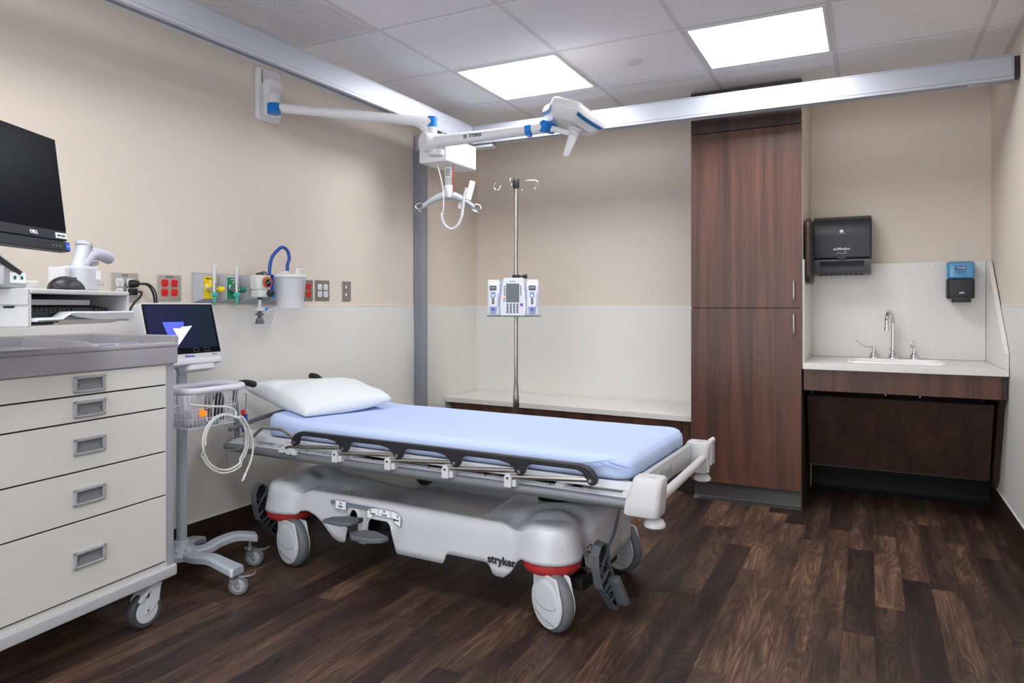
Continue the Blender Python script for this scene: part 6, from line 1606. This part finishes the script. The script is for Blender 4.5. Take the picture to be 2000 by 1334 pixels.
for k in range(5):
    a = radians(72*k+20); lg = MB(); lg.box((0.145, 0, 0.092), (0.25, 0.030, 0.022)); lg = lg.build('base_leg', 'black_plastic', iv, bevel=0.004, rot=(0, 0, a))
    cs = MB(); cs.cyl((0.255, 0, 0.055), (0.255, 0, 0.082), 0.008); cs.lathe([(0.0, -0.011), (0.027, -0.011), (0.030, 0), (0.027, 0.011), (0.0, 0.011)], (0.255, 0, 0.0302), 'Y', seg=20, cap=False); cs.build('wheel', 'black_rubber', lg)
PRZ = radians(18)
pump = thing('infusion_pump', 'white infusion pump with two side modules clamped on the chrome pole', 'infusion pump', (IVX, IVY, 1.065), PRZ)
m_ = MB(); m_.rings([[Vector((r_*cos(2*pi*j/20), r_*sin(2*pi*j/20), z)) for j in range(20)] for r_, z in ((0.0135, 0.230), (0.022, 0.228), (0.024, 0.232), (0.024, 0.246), (0.022, 0.250), (0.0135, 0.248))], cap0=False, cap1=False); m_.box((0.036, -0.004, 0.240), (0.035, 0.02, 0.012)); m_.lathe([(0.010, 0.045), (0.013, 0.050), (0.013, 0.068), (0.009, 0.070)], (0, -0.004, 0.240), 'X', seg=14); m_.build('clamp', 'black_plastic', pump)
yF = -0.135
m_ = MB(); rr = []
for z, w_ in ((0.0, 0.078), (0.06, 0.080), (0.12, 0.074), (0.17, 0.066), (0.215, 0.060), (0.226, 0.054)):
    rr.append([Vector((-w_, -0.03, z)), Vector((w_, -0.03, z)), Vector((w_, yF+0.006, z)), Vector((w_-0.006, yF, z)), Vector((-w_+0.006, yF, z)), Vector((-w_, yF+0.006, z))])
m_.rings(rr); pb = m_.build('control_unit', 'pump_white', pump, bevel=0.002)
MB().bx(-0.040, 0.040, yF-0.0015, yF, 0.080, 0.192).build('display', 'pump_display', pb, bevel=0.001)
text('lettering', 'Alaris PC', 0.010, pb, (0, yF-0.001, 0.206), FACE_NY, 'print_grey')
m_ = MB()
for c_ in range(4):
    for r_ in range(5):
        m_.bx(-0.036+c_*0.020, -0.036+c_*0.020+0.011, yF-0.0022, yF, 0.018+r_*0.0115, 0.018+r_*0.0115+0.0075)
for r_ in range(5):
    for x_ in (-0.052, 0.046): m_.bx(x_, x_+0.007, yF-0.0022, yF, 0.122+r_*0.0125, 0.129+r_*0.0125)
m_.build('keypad', 'key_dark', pb)
m_ = MB(); m_.bx(-0.056, -0.045, yF-0.0022, yF, 0.098, 0.108); m_.build('alarm_key', 'orange', pb)
m_ = MB(); m_.bx(-0.056, -0.045, yF-0.0022, yF, 0.086, 0.094); m_.build('option_key', 'pump_blue', pb)
MB().cyl((0.054, yF-0.002, 0.066), (0.054, yF+0.001, 0.066), 0.0085).build('power_dot', 'purple', pb)
m_ = MB(); m_.bx(-0.06, 0.06, -0.035, -0.0135, 0.03, 0.19); m_.build('back_shell', 'pump_side', pump, bevel=0.004)
def module(x0, x1):
    xc = (x0+x1)/2
    m_ = MB(); m_.bx(x0, x1, yF+0.012, -0.005, 0.0, 0.205).bx(x0+0.004, x1-0.004, yF+0.006, yF+0.02, 0.006, 0.215); md = m_.build('pump_module', 'pump_white', pump, bevel=0.003)
    m_ = MB(); m_.rbox((xc, yF+0.003, 0.112), (0.046, 0.008, 0.150), 0.006, 0.002, axis='Y'); m_.build('module_door', 'label_white', md)
    m_ = MB(); m_.bx(xc-0.020, xc+0.020, yF-0.003, yF-0.001, 0.152, 0.180); m_.build('display', 'key_dark', md)
    text('digits', '8888', 0.014, md, (xc, yF-0.0034, 0.167), FACE_NY, 'lens_grey')
    m_ = MB(); m_.bx(xc-0.014, xc+0.014, yF-0.0025, yF-0.001, 0.108, 0.142); m_.build('selector', 'pump_blue', md, bevel=0.0005); m_ = MB(); m_.bx(xc-0.007, xc+0.007, yF-0.0035, yF-0.002, 0.114, 0.126); m_.build('selector_key', 'label_white', md)
    m_ = MB()
    for k in range(3): m_.bx(xc-0.0075, xc+0.0075, yF-0.003, yF-0.001, 0.070+k*0.0125, 0.0785+k*0.0125)
    m_.build('module_key', 'key_dark', md)
    m_ = MB(); m_.prism([(xc-0.022, 0.055), (xc+0.022, 0.055), (xc+0.016, 0.014), (xc-0.016, 0.014)], yF-0.004, yF+0.008, 'XZ'); m_.build('door_latch', 'pump_blue', md, bevel=0.001)
    MB().cyl((xc, yF-0.0055, 0.038), (xc, yF-0.003, 0.038), 0.0085).build('channel_dot', 'purple', md)
    m_ = MB(); m_.tube([(x1-0.008, yF+0.0, 0.135), (x1-0.004, yF-0.004, 0.10), (x1-0.006, yF-0.002, 0.055)], 0.0028, smooth=4, seg=8); m_.build('latch_bar', 'pump_side', md)
module(-0.155, -0.081); module(0.081, 0.155)
MB().bx(-0.158, 0.158, yF+0.01, -0.02, -0.006, 0.0).build('bottom_plate', 'pump_display', pump)
